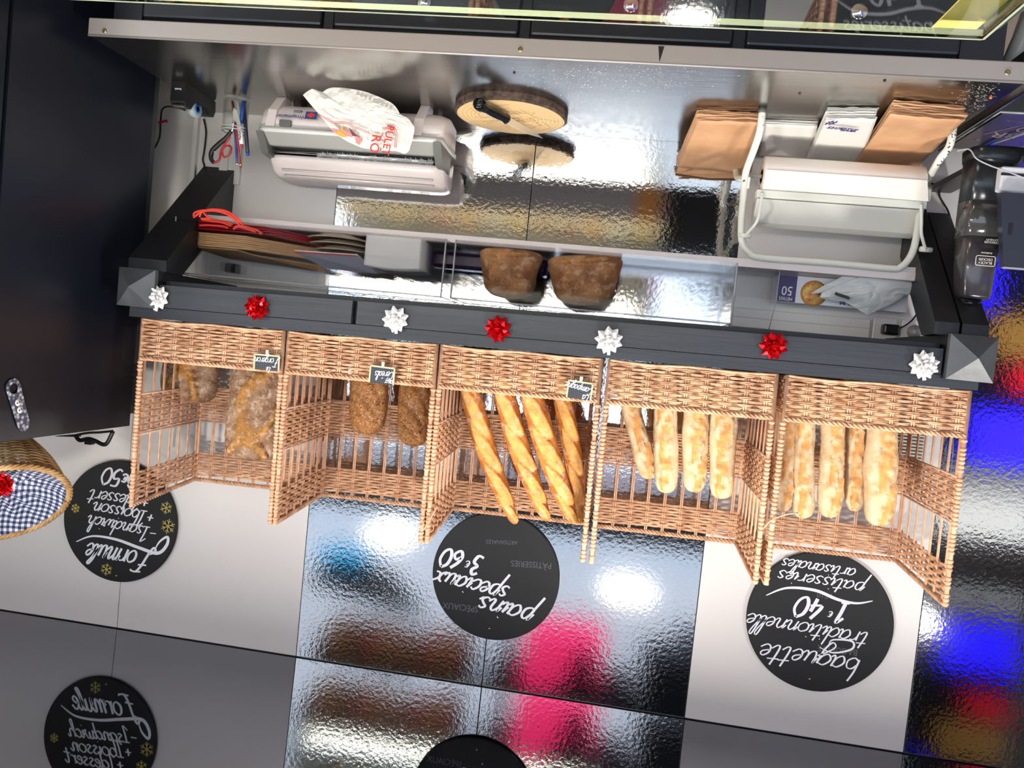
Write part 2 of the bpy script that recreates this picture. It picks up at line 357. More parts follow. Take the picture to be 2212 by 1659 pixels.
post(-.872, -.770, 1.428, 1.532, -.44, CAPM)
def brace(x0, x1, zw, zf, m=BLACKR, sh=.0):
    # diagonal knee brace from the wall up to the front of the arm
    a = .10
    b = B(); v = []
    for xx in (x0, x1): v += [(xx, -.002, zw), (xx, -.002, zw + a * 1.4), (xx - sh * .76, -.42 + a * 1.0, zf), (xx - sh, -.42, zf), (xx - sh, -.42, zf - .03)]
    b.add(v, [(0, 1, 2, 3, 4), (9, 8, 7, 6, 5)] + [(i, (i + 1) % 5, 5 + (i + 1) % 5, 5 + i) for i in range(5)])
    b.build('diagonal_brace', m, FR)
brace(1.262, 1.372, 1.078, 1.452, sh=.052)
brace(-.84, -.785, 1.05, 1.43, sh=-.045)
brace(-.905, -.846, 1.058, 1.43, sh=-.045)
# ================================================================= white wall shelf with acrylic bins
SH = thing('wall_shelf', (.24, -.1, 1.258), 'narrow white wall shelf under the black rack', 'shelf')
B().box(-.835, 1.318, -.195, -.002, 1.259, 1.281, bev=.001).build('board', mat('white_melamine', (226, 216, 214), .35), SH)
B().box(-.83, -.70, -.19, -.01, 1.245, 1.259).build('cleat', WHITE, SH)
def bin_(x0, x1, z0, z1, y0, y1, label):
    t = thing('acrylic_bin', ((x0 + x1) / 2, (y0 + y1) / 2, z0), label, 'bin', 'clear acrylic bins on the shelf')
    th = .003
    B().box(x0, x1, y0, y0 + th, z0, z1).build('front_panel', ACR, t)
    B().box(x0, x1, y1 - th, y1, z0, z1).build('back_panel', ACR, t)
    for xa in (x0, x1 - th): B().box(xa, xa + th, y0 + th, y1 - th, z0, z1).build('side_panel', ACR, t)
    B().box(x0, x1, y0, y1, z0, z0 + th).build('bottom_panel', ACR, t)
    r = .0024
    for xa in (x0 + .0015, x1 - .0015): B().tube([(xa, y0 + .001, z0), (xa, y0 + .001, z1)], r, 6).build('edge', ACRE, t)
    B().tube([(x0, y0 + .001, z1), (x1, y0 + .001, z1)], r, 6).build('edge', ACRE, t)
    B().tube([(x0, y1 - .001, z1), (x1, y1 - .001, z1)], .0016, 6).build('edge', ACRE, t)
    for xa in (x0 + .0015, x1 - .0015): B().tube([(xa, y0, z1), (xa, y1, z1)], .0018, 6).build('edge', ACRE, t)
bin_(.487, 1.292, 1.2815, 1.442, -.265, -.045, 'clear acrylic bin at the fridge end holding bags, plates and napkins')
bin_(-.298, .462, 1.2815, 1.442, -.265, -.045, 'clear acrylic bin in the middle of the shelf holding two loaves')
# ================================================================= wicker display baskets
BW, BD, BH = .2065, .325, .53
def hz(y, z): return z * (1 - .045 * y / BD)
def weave(b, A, Bp, z0, z1, pitch, row=.0046, r=.0022, amp=.0036, nrm=(0, -1), off=0, wav=0):
    A = Vector(A); Bp = Vector(Bp); L = (Bp - A).length; u = (Bp - A) / L; n = Vector((nrm[0], nrm[1], 0))
    rows = int((z1 - z0) / row); seg = max(8, int(L / pitch * 8))
    for i in range(rows):
        ph = ((i // 2) % 2) * pi; pts = []; jz = random.uniform(-.0004, .0004)
        for k in range(seg + 1):
            s = L * k / seg; p = A + u * s
            z = z0 + (i + .5) * row + jz + random.uniform(-.00035, .00035) - wav * .006 * sin(s / L * pi) * (1 if i > rows - 4 else 0)
            c = cos(2 * pi * (s - off) / pitch + ph)
            # paired rods pinch together where they pass a stake, belly apart between
            pinch = .0009 * (1 if i % 2 else -1) * (-abs(sin(pi * (s - off) / pitch)))
            pts.append((p.x + n.x * amp * c, p.y + n.y * amp * c, hz(p.y, z + pinch)))
        b.tube(pts, r * random.uniform(.9, 1.08), 5, cap=False)
def rope(b, A, Bp, r=.0034, strands=3, tw=.035, R=.0042):
    A = Vector(A); Bp = Vector(Bp); L = (Bp - A).length; u = (Bp - A) / L; e1 = u.orthogonal().normalized(); e2 = u.cross(e1); n = int(L / tw * 9)
    for s in range(strands):
        ph = 2 * pi * s / strands
        b.tube([A + u * (L * k / n) + (e1 * cos(ph + 2 * pi * L * k / n / tw) + e2 * sin(ph + 2 * pi * L * k / n / tw)) * R for k in range(n + 1)], r, 5)
def basket(loc, label):
    t = thing('bread_basket', loc, label, 'basket', 'tall open wicker bread baskets on the black rack')
    x0, x1, y0, y1 = -BW, BW, 0.0, BD
    P = .049
    tag(B().build('x', WICK) if 0 else t, kind=None)
    def band(A, Bp, z0, z1, nrm, off=0, wav=0):
        b = B(); weave(b, A, Bp, z0, z1, P, nrm=nrm, off=off, wav=wav); o = b.build('woven_band', WICK, t, local=True); o['kind'] = 'stuff'; return o
    band((x0, y0, 0), (x1, y0, 0), .006, .104, (0, -1), .02)
    for za, zb_, wv in ((.0, .10, 0), (.212, .322, 0), (.428, .515, 1)):
        band((x0, y0, 0), (x0, y1, 0), za, zb_, (-1, 0), .02, wv); band((x1, y0, 0), (x1, y1, 0), za, zb_, (1, 0), .02, wv); band((x0, y1, 0), (x1, y1, 0), za, zb_, (0, 1), .02, wv)
    # rims
    b = B(); b.tube(crom([(x0, y0 - .002, .001), (x0 + .1, y0 - .003, .004), (0, y0 - .002, .001), (x1 - .1, y0 - .003, .005), (x1, y0 - .002, .001)], 5), .0035, 6)
    b.build('bottom_rim', WICK, t, local=True)
    b = B(); rope(b, (x0, y0 - .001, .108), (x1, y0 - .001, .108)); b.build('front_rim', WICK, t, local=True)
    for A, Bp, ln in (((x0, y0, .521), (x0, y1, .498), 1), ((x1, y0, .521), (x1, y1, .498), 1), ((x0, y1, .498), (x1, y1, .498), 1)):
        b = B(); rope(b, A, Bp); b.build('top_rim', WICK, t, local=True)
    b = B()
    for z in (.21, .324):
        for A, Bp in (((x0, y0, z), (x0, y1, hz(y1, z))), ((x1, y0, z), (x1, y1, hz(y1, z))), ((x0, y1, hz(y1, z)), (x1, y1, hz(y1, z)))):
            b.tube([A, Bp], .0032, 6)
    b.build('band_edge_rods', mat('wicker_edge', (214, 178, 152), .5), t, local=True)
    # corner posts with binding
    for x in (x0, x1):
        for y, h in ((y0, .525), (y1, .50)):
            b = B(); b.tube([(x, y, -.001), (x, y, h)], .0056, 8)
            if y == y0:
                z = .115
                while z < .52:
                    if random.random() < .8 or .2 < z < .33:
                        b.lathe([(.0056, 0), (.0078, .003), (.0080, .006), (.0056, .009)], 8, Matrix.Translation((x, y, z)))
                    z += .0105
            b.build('corner_post', WICKD, t, local=True)
    # stakes
    def stk(h, dx, dy):
        b = B()
        for k in (-1, 1): b.tube([(dx * k, dy * k, .002), (dx * k, dy * k, h)], .0022, 6)
        return b
    first = {}
    def stake(x, y, h, dx, dy):
        key = (h, dx)
        if key not in first: o = stk(h, dx, dy).build('stake', WICKD, t, local=True); first[key] = o
        else: o = first[key].copy(); S.collection.objects.link(o)
        o.location = (x, y, 0)
    n = 8
    for i in range(n):
        x = x0 + .02 + i * P
        if x < x1 - .01: stake(x, y0, .106, .0026, 0); stake(x, y1, .499, .0026, 0)
    for i in range(7):
        y = y0 + .02 + i * P
        if y < y1 - .005:
            for x in (x0, x1): stake(x, y, hz(y, .515), 0, .0026)
    # bottom
    b = B()
    for i in range(34): b.tube([(x0, y0 + .006 + i * .0095, .006), (x1, y0 + .006 + i * .0095, .006)], .0042, 5)
    o = b.build('woven_bottom', WICK, t, local=True); o['kind'] = 'stuff'
    return t
BC = [1.082, .660, .235, -.198, -.640]
BY = -.388
BL = ['first wicker basket from the fridge, holding two floury scored loaves', 'second wicker basket from the fridge, holding two dark seeded loaves', 'middle wicker basket holding four twisted brown baguettes',
      'fourth wicker basket from the fridge, holding four pale baguettes, one leaning', 'end wicker basket farthest from the fridge, holding five pale baguettes side by side']
bk = []
random.seed(3)
b0 = basket((BC[0], BY, zt(BC[0]) + .003), BL[0]); b0.rotation_euler = (0, -.0128, 0); bk.append(b0)
KIDS = {}
for i in range(1, 5):
    k = dup(b0, (BC[i], BY, zt(BC[i]) + .003), BL[i], (math.radians((0, .3, -.2, .2, 0)[i]), -.0128, math.radians((0, .4, -.5, .3, -.4)[i]))); bk.append(k)
for k, s in zip(bk, (.99, .985, 1.0, .99, 1.02)): k.scale = (s, 1, 1)
# loose rod ends
def loose(k, pts, label):
    B().tube(crom(pts, 5), .0021, 6).build('loose_rod', WICKD, bk[k])
bpy.context.view_layer.update()
loose(4, [at(1648, 1143, 'Y', -.39), at(1665, 1125, 'Y', -.40), at(1695, 1112, 'Y', -.41), at(1724, 1108, 'Y', -.41)], '')
loose(2, [at(945, 1093, 'Y', -.39), at(930, 1120, 'Y', -.40), at(914, 1146, 'Y', -.41)], '')
loose(1, [at(716, 800, 'Y', -.395), at(708, 806, 'Y', -.405), at(703, 813, 'Y', -.41)], '')

# ================================================================= bread
def breadmat(name, base, base2, ridge, flour=.5, specks=0, seed=0, rough=.6, sc=22):
    m = bpy.data.materials.new(name); m.use_nodes = True; nt = m.node_tree; N = nt.nodes; L = nt.links; bs = N['Principled BSDF']
    bs.inputs['Roughness'].default_value = rough; bs.inputs['Specular IOR Level'].default_value = .3
    tc = N.new('ShaderNodeTexCoord')
    def nz(scale, det=4, dis=0):
        n = N.new('ShaderNodeTexNoise'); n.inputs['Scale'].default_value = scale; n.inputs['Detail'].default_value = det; n.inputs['Distortion'].default_value = dis; L.new(tc.outputs['Object'], n.inputs['Vector']); return n.outputs[0]
    def ramp(src, a, b):
        r = N.new('ShaderNodeMapRange'); r.inputs['From Min'].default_value = a; r.inputs['From Max'].default_value = b; L.new(src, r.inputs['Value']); return r.outputs[0]
    def mix(f, a, b):
        x = N.new('ShaderNodeMix'); x.data_type = 'RGBA'
        if hasattr(f, 'is_linked'): L.new(f, x.inputs['Factor'])
        else: x.inputs['Factor'].default_value = f
        for s, i in ((a, 6), (b, 7)):
            if isinstance(s, tuple): x.inputs[i].default_value = s
            else: L.new(s, x.inputs[i])
        return x.outputs[2]
    c = mix(ramp(nz(sc), .38, .62), lin(base), lin(base2))
    at_ = N.new('ShaderNodeAttribute'); at_.attribute_name = 'mask'
    c = mix(ramp(at_.outputs['Fac'], .1, .9), c, mix(ramp(nz(sc * 2.2), .35, .65), lin(ridge), lin(tuple(min(255, v * 1.18) for v in ridge))))
    if flour:
        mm = N.new('ShaderNodeMath'); mm.operation = 'MULTIPLY'; L.new(ramp(nz(sc * 3.2, 9, .3), .53, .66), mm.inputs[0]); mm.inputs[1].default_value = flour
        c = mix(mm.outputs[0], c, lin((228, 212, 190)))
    if specks:
        mm = N.new('ShaderNodeMath'); mm.operation = 'MULTIPLY'; L.new(ramp(nz(170, 2), .60, .66), mm.inputs[0]); mm.inputs[1].default_value = specks
        c = mix(mm.outputs[0], c, lin((66, 40, 20)))
    if specks > .7:
        c = mix(ramp(nz(230, 1), .64, .68), c, lin((214, 170, 90)))
    L.new(c, bs.inputs['Base Color'])
    bp = N.new('ShaderNodeBump'); bp.inputs['Distance'].default_value = .0016; L.new(nz(120, 6), bp.inputs['Height']); L.new(bp.outputs[0], bs.inputs['Normal'])
    return m
BRM = {'forge': breadmat('rustic_crust', (128, 90, 62), (176, 142, 112), (160, 112, 56), .35, .55),
       'cereal': breadmat('seeded_crust', (128, 80, 42), (152, 102, 58), (134, 86, 44), .15, .85, sc=30),
       'camp': breadmat('golden_brown_crust', (176, 98, 40), (206, 132, 58), (206, 152, 82), .3, .2, sc=16),
       'trad': breadmat('pale_crust', (204, 166, 116), (222, 198, 160), (198, 144, 82), .5, .12, sc=16),
       'pain': breadmat('brown_crust', (132, 84, 46), (170, 120, 76), (160, 110, 64), .25, .4, sc=18)}
def loaf(label, m, spine, wid, dep, group, prof=None, pat=None, pw=4, rough=.0028, seed=0, nt=72, ns=40, sup=.85, cat='bread', name='loaf', nfreq=22):
    sp = [Vector(p) for p in spine]; C = crom(sp, 12) if len(sp) > 2 else [sp[0].lerp(sp[1], i / 24) for i in range(25)]
    def pos(t):
        f = t * (len(C) - 1); i = min(int(f), len(C) - 2); return C[i].lerp(C[i + 1], f - i)
    vs = []; mk = []
    for i in range(nt + 1):
        t = i / nt; t = .5 - .5 * cos(pi * t) if 1 else t
        c = pos(t); T = (pos(min(1, t + .02)) - pos(max(0, t - .02))).normalized()
        Nn = Vector((0, -1, 0)); Nn = (Nn - T * Nn.dot(T)).normalized(); X = T.cross(Nn).normalized()
        pr = (1 - abs(2 * t - 1) ** pw) ** .5 * (prof(t) if prof else 1)
        for k in range(ns):
            a = 2 * pi * k / ns; ca, sa = cos(a), sin(a)
            cx_ = math.copysign(abs(ca) ** sup, ca); sx_ = math.copysign(abs(sa) ** sup, sa)
            p = c + X * cx_ * wid / 2 * pr + Nn * sx_ * dep / 2 * pr * (1 if sa > 0 else .8)
            d = X * ca + Nn * sa; h = 0; mm = 0
            if pat and sa > -.2:
                h, mm = pat(ca, t); fade = min(1, (sa + .2) / .5); h *= fade; mm *= fade
            q = p * nfreq + Vector((seed * 7.3, 0, 0))
            h += (noise.noise(q) * .8 + noise.noise(q * 2.7) * .4 + noise.noise(q * 6) * .2) * rough * min(1, pr * 2)
            vs.append(p + d * h); mk.append(mm)
    fs = [(i * ns + k, i * ns + (k + 1) % ns, (i + 1) * ns + (k + 1) % ns, (i + 1) * ns + k) for i in range(nt) for k in range(ns)]
    fs += [tuple(range(ns)), tuple(range(nt * ns, (nt + 1) * ns))]
    base = Vector((C[0].x, C[0].y, min(v.z for v in vs)))
    b = B(); b.add([v - base for v in vs], fs, True)
    o = b.build(name, BRM[m], mask=mk); o.location = base
    return tag(o, label, cat, group)
def seg_d(p, a, b):
    ax, ay = a; bx, by = b; px, py = p; dx, dy = bx - ax, by - ay; l = dx * dx + dy * dy
    u = 0 if l == 0 else max(0, min(1, ((px - ax) * dx + (py - ay) * dy) / l)); return math.hypot(px - ax - dx * u, py - ay - dy * u)
def ridges(lines, hw, hh, asp):
    def f(s, t):
        d = min(seg_d((s, t * asp), (a[0], a[1] * asp), (b[0], b[1] * asp)) for a, b in lines)
        k = max(0, 1 - d / hw)
        g = max(0, 1 - abs(d - hw * 1.1) / (hw * .28))
        return hh * math.sqrt(k) * 1.0 - g * hh * .9, min(1, k * 2.2)
    return f
def slashes(cs, ang, ln, wd, asp, depth=.004, lip=.004):
    """scored cuts: a cupped opening with a raised lip on one side"""
    ca, sa = cos(ang), sin(ang)
    def f(s, t):
        h = 0; m = 0
        for (cs_, ct) in cs:
            dx, dy = s - cs_, (t - ct) * asp; u = dx * ca + dy * sa; v = -dx * sa + dy * ca
            r = (u / ln) ** 2 + (v / wd) ** 2
            if r < 1:
                m = max(m, min(1, (1 - r) * 4)); h += (-depth * .3 + depth * .9 * (1 - r)) * 1
            e = abs(math.sqrt(r) - 1.02)
            if e < .22 and abs(u / ln) < .95: h += (lip if v > 0 else -lip * .9) * (1 - e / .22)
        return h, m
    return f
def zb(i): return zt(BC[i]) + .022
G1 = 'scored rustic loaves in the first basket'
p1 = at(545, 985, 'Y', -.25); 
loaf('large floury rustic loaf with a braided cross crust, nearest the basket edge by the label', 'forge', [(p1.x - .012, -.20, zb(0)), (p1.x - .004, -.235, 1.74), (p1.x, -.25, p1.z + .01)], .165, .088, G1,
     pw=10, sup=.5, rough=.004, seed=1, nt=96, ns=64, pat=ridges([((.75, .97), (.05, .84)), ((-.7, .97), (.05, .84)), ((.05, .86), (.2, .60)), ((.2, .60), (-.45, .28)), ((.05, .84), (-.8, .66)), ((-.45, .28), (-.85, .50)), ((-.45, .28), (.5, .08))], .15, .010, 4.2))
p2 = at(405, 862, 'Y', -.15)
loaf('smaller floury rustic loaf with an inverted V scored in its crust, in the basket corner', 'forge', [(p2.x + .0, -.13, zb(0)), (p2.x, -.15, p2.z + .012)], .172, .085, G1,
     pw=8, sup=.62, rough=.005, seed=2, nt=96, ns=64, pat=ridges([((.55, .96), (.0, .52)), ((-.42, .96), (.0, .52)), ((0, .52), (0, .2))], .14, .010, 2.4))
G2 = 'seeded loaves in the second basket'
cs = slashes([(-.1, .42), (0, .62), (.1, .82), (-.1, .2)], -.55, .75, .17, 2.4, .008, .005)
a = at(795, 938, 'Y', -.2)
loaf('dark seeded loaf with diagonal cuts, the shorter of the two', 'cereal', [(a.x + .012, -.2, zb(1)), (a.x + .004, -.21, 1.74), (a.x, -.21, a.z)], .112, .08, G2, pw=3.2, rough=.003, seed=3, nt=80, ns=48, pat=cs)
a = at(893, 965, 'Y', -.24)
loaf('dark seeded loaf with diagonal cuts, the taller one against the basket side', 'cereal', [(a.x + .012, -.2, zb(1)), (a.x + .008, -.22, 1.76), (a.x, -.24, a.z)], .108, .08, G2, pw=3.0, rough=.003, seed=4, nt=80, ns=48, pat=cs, prof=lambda t: 1.1 - .25 * t)
G3 = 'twisted country baguettes in the middle basket'
def camp(top, bot, Yt, Yb, w, lab, seed, sh=0):
    a = at(top[0], top[1], 'Y', Yt); b_ = at(bot[0], bot[1], 'Y', Yb); d = (a - b_)
    k = (zb(2) - b_.z) / d.z; lo = b_ + d * k; lo.y = min(lo.y, -.1)
    mid = lo.lerp(a, .55) + Vector((sh, -.01, 0))
    loaf(lab, 'camp', [lo, mid, a], w, w * .85, G3, pw=2.2, rough=.0022, seed=seed, nt=110, ns=36, name='baguette', nfreq=18,
         prof=lambda t: 1.0 - .28 * t, pat=slashes([(.15, .10), (.1, .30), (.0, .50), (-.05, .70), (-.1, .88)], pi / 2 + .42, 1.75, .50, 11, .006, .0062))
camp((1113, 1132), (1018, 840), -.20, -.26, .068, 'twisted brown baguette leaning farthest over, nearest the seeded loaves', 1, .012)
camp((1182, 1126), (1090, 840), -.22, -.27, .070, 'twisted brown baguette second from the seeded loaves side', 2, .01)
camp((1238, 1130), (1150, 850), -.25, -.29, .074, 'twisted brown baguette with a dark spot in its crust, third along', 3, .006)
camp((1250, 1130), (1208, 850), -.22, -.24, .062, 'twisted brown baguette pressed against the basket side by the country bread label', 4, -.012)
def trad(bi, top, bot, Y, w, lab, seed, grp, w2=1, Yb=None):
    Yb = Y if Yb is None else Yb
    a = at(top[0], top[1], 'Y', Y); b_ = at(bot[0], bot[1], 'Y', Yb); d = a - b_; k = (zb(bi) - b_.z) / d.z; lo = b_ + d * k
    mid = lo.lerp(a, .5) + Vector((random.uniform(-.003, .003), 0, 0)); s0 = .25 * (-1) ** seed
    loaf(lab, 'trad', [lo, mid, a], w, w * .9, grp, pw=7, sup=.8, rough=.003, seed=seed + 10, nt=80, ns=32, name='baguette', nfreq=26, prof=lambda t: w2 * (1 + .05 * sin(9 * t + seed)),
         pat=slashes([(s0, .24), (s0 * .4, .54), (s0, .84)], pi / 2 - .2, 1.9, .34, 9.5, .006, .008))
random.seed(5)
G4 = 'pale baguettes in the fourth basket'; G5 = 'pale baguettes in the fifth basket'
trad(3, (1404, 1034), (1360, 868), -.17, .055, 'slim pale baguette leaning alone, crooked', 1, G4)
trad(3, (1440, 1065), (1438, 880), -.24, .064, 'pale baguette second in the fourth basket, straight beside the crooked one', 2, G4)
trad(3, (1500, 1063), (1505, 885), -.24, .066, 'pale baguette third in the fourth basket, with a rounded browned end', 3, G4)
trad(3, (1558, 1077), (1566, 890), -.25, .068, 'pale baguette fourth in the fourth basket, the tallest beside the wicker side', 4, G4)
trad(4, (1690, 1105), (1698, 905), -.25, .052, 'dull pale baguette pressed in the shaded corner of the last basket', 5, G5)
trad(4, (1735, 1120), (1738, 905), -.25, .057, 'pale baguette second in the last basket, speckled and tapering', 6, G5)
trad(4, (1790, 1118), (1797, 910), -.25, .060, 'pale baguette third in the last basket, browned along one side', 7, G5)
trad(4, (1845, 1104), (1850, 915), -.22, .050, 'pale baguette fourth in the last basket, narrow and smooth', 8, G5)
trad(4, (1898, 1136), (1908, 920), -.26, .076, 'thick pale baguette with a dark hole in its crust, fifth in the last basket', 9, G5)
# ================================================================= gift bows on the fascia
def bow(p, m, label, group, seed, tail):
    random.seed(seed)
    t = thing('gift_bow', p, label, 'bow', group)
    for n, el, L, r, ph in ((9, .18, .0295, .0108, 0), (7, .66, .026, .0105, .4), (4, 1.15, .022, .009, .2)):
        for k in range(n):
            a = 2 * pi * k / n + ph + random.uniform(-.1, .1); e = el + random.uniform(-.06, .06)
            d = Vector((cos(a) * cos(e), -sin(e), sin(a) * cos(e))); s = Vector((-sin(a), 0, cos(a))); u = d.cross(s)
            base = d * .006 + Vector((0, -.003, 0)); b = B()
            # a folded loop: open throat near the middle, pinched to a point outside
            ring = [base + s * r * .55 * cos(q) + u * r * .35 * sin(q) for q in (0, 1.57, 3.14, 4.71)]
            mid = [base + d * L * .55 + s * r * cos(q) + u * r * .55 * sin(q) for q in (0, 1.57, 3.14, 4.71)]
            tip = [base + d * L + s * .0012, base + d * L - s * .0012]
            b.add(ring + mid + tip, [(0, 1, 5, 4), (1, 2, 6, 5), (2, 3, 7, 6), (3, 0, 4, 7), (4, 5, 8), (5, 6, 9, 8), (6, 7, 9), (7, 4, 8, 9)])
            b.build('ribbon_loop', m, t, local=True)
    B().tube([(-.006, -.021, 0), (.006, -.021, 0)], .006, 10, cap=False).build('centre_loop', m, t, local=True)
    B().lathe([(.008, 0), (.008, .004), (0, .006)], 12, frame((0, 0, 0), (1, 0, 0), (0, -1, 0))).build('backing', m, t, local=True)
    if tail: B().box(-.004, .004, -.003, -.001, .012, .037, Matrix.Rotation(tail, 4, 'Y')).build('ribbon_tail', m, t, local=True)
GW, GR = 'white gift bows on the black board', 'red foil gift bows on the black board'
for i, (x, y, c, lab, tail) in enumerate(((343, 643, 0, 'white bow next to the pyramid cap at the fridge end', -.1), (558, 665, 1, 'red foil bow below the first basket, nearest the fridge', 0), (856, 690, 0, 'white bow just past the joint between the boards', .1),
        (1077, 711, 1, 'red foil bow below the basket of twisted baguettes', 0), (1315, 735, 0, 'white bow below the gap between the middle and fourth baskets', 0.1), (1669, 747, 1, 'red foil bow below the gap between the last two baskets', 0), (1993, 788, 0, 'white bow below the last basket, beside the scuffed cap', .2))):
    bow(at(x, y, 'Y', -.4255), REDF if c else WSAT, lab, GR if c else GW, i, -tail + pi * 0)
# ================================================================= price labels clipped to the baskets
def label_tag(pts, lab, words, plain=0):
    P = [at(x, y, 'Y', -.405) for x, y in pts]     # wide lower edge ... upper edge
    c = sum(P, Vector()) / 4; X = (P[0] - P[1]).normalized(); wd = (P[0] - P[1]).length; ht = (P[0] - P[3]).length
    Z = Vector((0, .06, 1)).normalized(); t = thing('price_label', c - Z * ht / 2, lab, 'label', 'chalkboard bread labels')
    M = frame(c, (1, 0, (P[0] - P[1]).z / (P[0] - P[1]).x), (0, -1, .06)); h2, w2 = ht / 2, wd / 2
    fm = mat('label_wood_edge', (214, 202, 158), .5)
    B().box(-w2, w2, -h2, h2, -.0012, .0006, M).build('plate', mat('label_slate', (44, 48, 54), .45), t)
    g = B()
    for k in range(1, 13): g.box(-w2 + k * wd / 13 - .0004, -w2 + k * wd / 13 + .0004, -h2, h2, .0006, .0008, M)
    for k in range(1, 9): g.box(-w2, w2, -h2 + k * ht / 9 - .0004, -h2 + k * ht / 9 + .0004, .0006, .0008, M)
    if not plain: g.build('check_print', mat('label_check', (92, 98, 104), .6), t)
    b = B()
    for a in ((-w2, -w2 + .004, -h2, h2), (w2 - .004, w2, -h2, h2), (-w2, w2, -h2, -h2 + .004)): b.box(*a, -.0012, .0016, M)
    b.build('rim', fm, t)
    for body, lx, lz, sz, rise, acc in words:
        b = B(); script(b, body, lx, lz, sz * .88, .0021, .2, rise, acc, thin=.8, sp=.86)
        MM = M @ Matrix(((1, 0, 0, 0), (0, 0, 1, 0), (0, -1, 0, .001), (0, 0, 0, 1)))
        b.v = [tuple(MM @ Vector(v)) for v in b.v]; b.build('lettering', CHALKW, t)
    B().box(-.004, .004, -h2 - .012, -h2, -.002, .001, M).build('clip', mat('clear_clip', (190, 190, 186), .3), t)
label_tag([(547, 763), (603, 768), (605, 803), (550, 797)][::-1][::-1] and [(547, 763), (603, 768), (605, 803), (550, 797)], 'chalkboard label reading Le Forgeron on the first basket', [('Forgeron', -.034, -.012, .0125, 0, ()), ('Le', -.012, .012, .009, 0, ())])
label_tag([(797, 788), (852, 795), (852, 832), (800, 826)], 'chalkboard label reading aux Céréals on the second basket', [('Cereals', -.032, -.012, .0125, .06, (1, 3)), ('aux', -.032, .01, .010, 0, ())])
label_tag([(1228, 820), (1283, 828), (1277, 865), (1221, 858)], 'chalkboard label reading La Campagne on the third basket', [('Campagne', -.034, -.008, .0118, -.12, ()), ('La', -.026, .010, .0115, 0, ())])
# ================================================================= round blackboard signs on the wall
def sign(c, r, lab, strokes, faint, nail, flakes=()):
    t = thing('blackboard_sign', (c[0], -.006, c[1] - r), lab, 'sign', 'round blackboard signs')
    B().lathe([(r, 0), (r, .0075), (r - .0015, .009), (0, .009)], 96, frame((c[0], -.006, c[1]), (1, 0, 0), (0, -1, 0)), smooth=False).build('board', CHALK, t)
    y = -.0152
    for body, x, z, size, wd, rise, acc, kw in strokes:
        b = B(); script(b, body, c[0] + x, c[1] + z, size, wd, rise=rise, accents=acc, **kw)
        b.v = [(v[0], v[1] + y, v[2]) for v in b.v]; b.build('lettering', CHALKW, t)
    for pts, wd in flourish.get(lab, []):
        q = crom([Vector((c[0] + px, y, c[1] + pz)) for px, pz in pts], 7); n = len(q)
        B().ribbon(q, [wd * (.25 + .75 * sin(pi * min(1, (i + .5) / n))) for i in range(n)], (0, -1, 0), .0005).build('flourish', CHALKW, t)
    for body, x, z, size, rise in faint:
        M = Matrix.Translation((c[0] + x, y - .0001, c[1] + z)) @ Matrix.Rotation(-rise, 4, 'Y') @ Matrix.Rotation(pi / 2, 4, 'X')
        text(body, size, M, CHALKF, t, 'faded_lettering', .0001, align='LEFT', sx=.9)
    for fx, fzz, fr, nb in flakes:
        b = B()
        for k in range(nb):
            a = 2 * pi * k / nb + .4; p = Vector((c[0] + fx, y, c[1] + fzz)); d = Vector((cos(a), 0, sin(a)))
            b.ribbon([p, p + d * fr], .0022, (0, -1, 0), .0005)
            if fr > .012:
                for s in (-1, 1):
                    d2 = Vector((cos(a + s * .8), 0, sin(a + s * .8))); b.ribbon([p + d * fr * .5, p + d * fr * .5 + d2 * fr * .42], .0017, (0, -1, 0), .0005)
        b.build('snowflake', GOLD, t)
    n = at(nail[0], nail[1], 'Y', -.0155)
    B().lathe([(.0035, 0), (.003, .001), (0, .0014)], 10, frame(n, (1, 0, 0), (0, -1, 0))).build('nail', mat('brass_nail', (196, 160, 100), .3, 1), t)
L1 = 'round blackboard offering the sandwich formule, with gold snowflakes, near the fridge'
L2 = 'round blackboard pricing pains spéciaux on the mirror panel'
L3 = 'round blackboard pricing the baguette traditionnelle above the last basket'
def so(c, x, y):
    p = at(x, y, 'Y', -.0152); return (p.x - c[0], p.z - c[1])
C1, C2, C3 = (1.563, 2.268), (.290, 2.277), (-.683, 2.277)
flourish = {
 L1: [([so(C1, 333, 1190), so(C1, 345, 1170), so(C1, 362, 1160), so(C1, 360, 1178), so(C1, 340, 1195), so(C1, 300, 1183), so(C1, 250, 1165), so(C1, 200, 1158), so(C1, 165, 1170)], .011)],
 L2: [],
 L3: [([so(C3, 1885, 1298), so(C3, 1850, 1303), so(C3, 1810, 1295), so(C3, 1760, 1275), so(C3, 1700, 1270), so(C3, 1655, 1286)], .009),
      ([so(C3, 1770, 1398), so(C3, 1800, 1410), so(C3, 1840, 1402), so(C3, 1840, 1385), so(C3, 1800, 1382), so(C3, 1790, 1392)], .006)]}
sign(C1, .2035, L1, [
    ('Formule', *so(C1, 328, 1196), .042, .0082, -.03, (), dict(sp=.84, thin=.6, asc=.6)),
    ('-1sandwich', *so(C1, 343, 1143), .0265, .0052, -.06, (), dict(sp=1.1, thin=.62)),
    ('+1boisson', *so(C1, 338, 1108), .0275, .0056, -.04, (), dict(sp=1.12, thin=.62)),
    ('+1dessert', *so(C1, 326, 1076), .0265, .0055, -.01, (), dict(sp=1.18, thin=.62)),
    ('9E50', *so(C1, 303, 1020), .026, .0085, .0, (), dict(sp=1.35, vy=1.1, thin=.7))],
    [], (251, 1244), [(*so(C1, 230, 1230), .021, 6), (*so(C1, 363, 1137), .025, 6), (*so(C1, 359, 1097), .021, 6), (*so(C1, 163, 1098), .016, 6)])
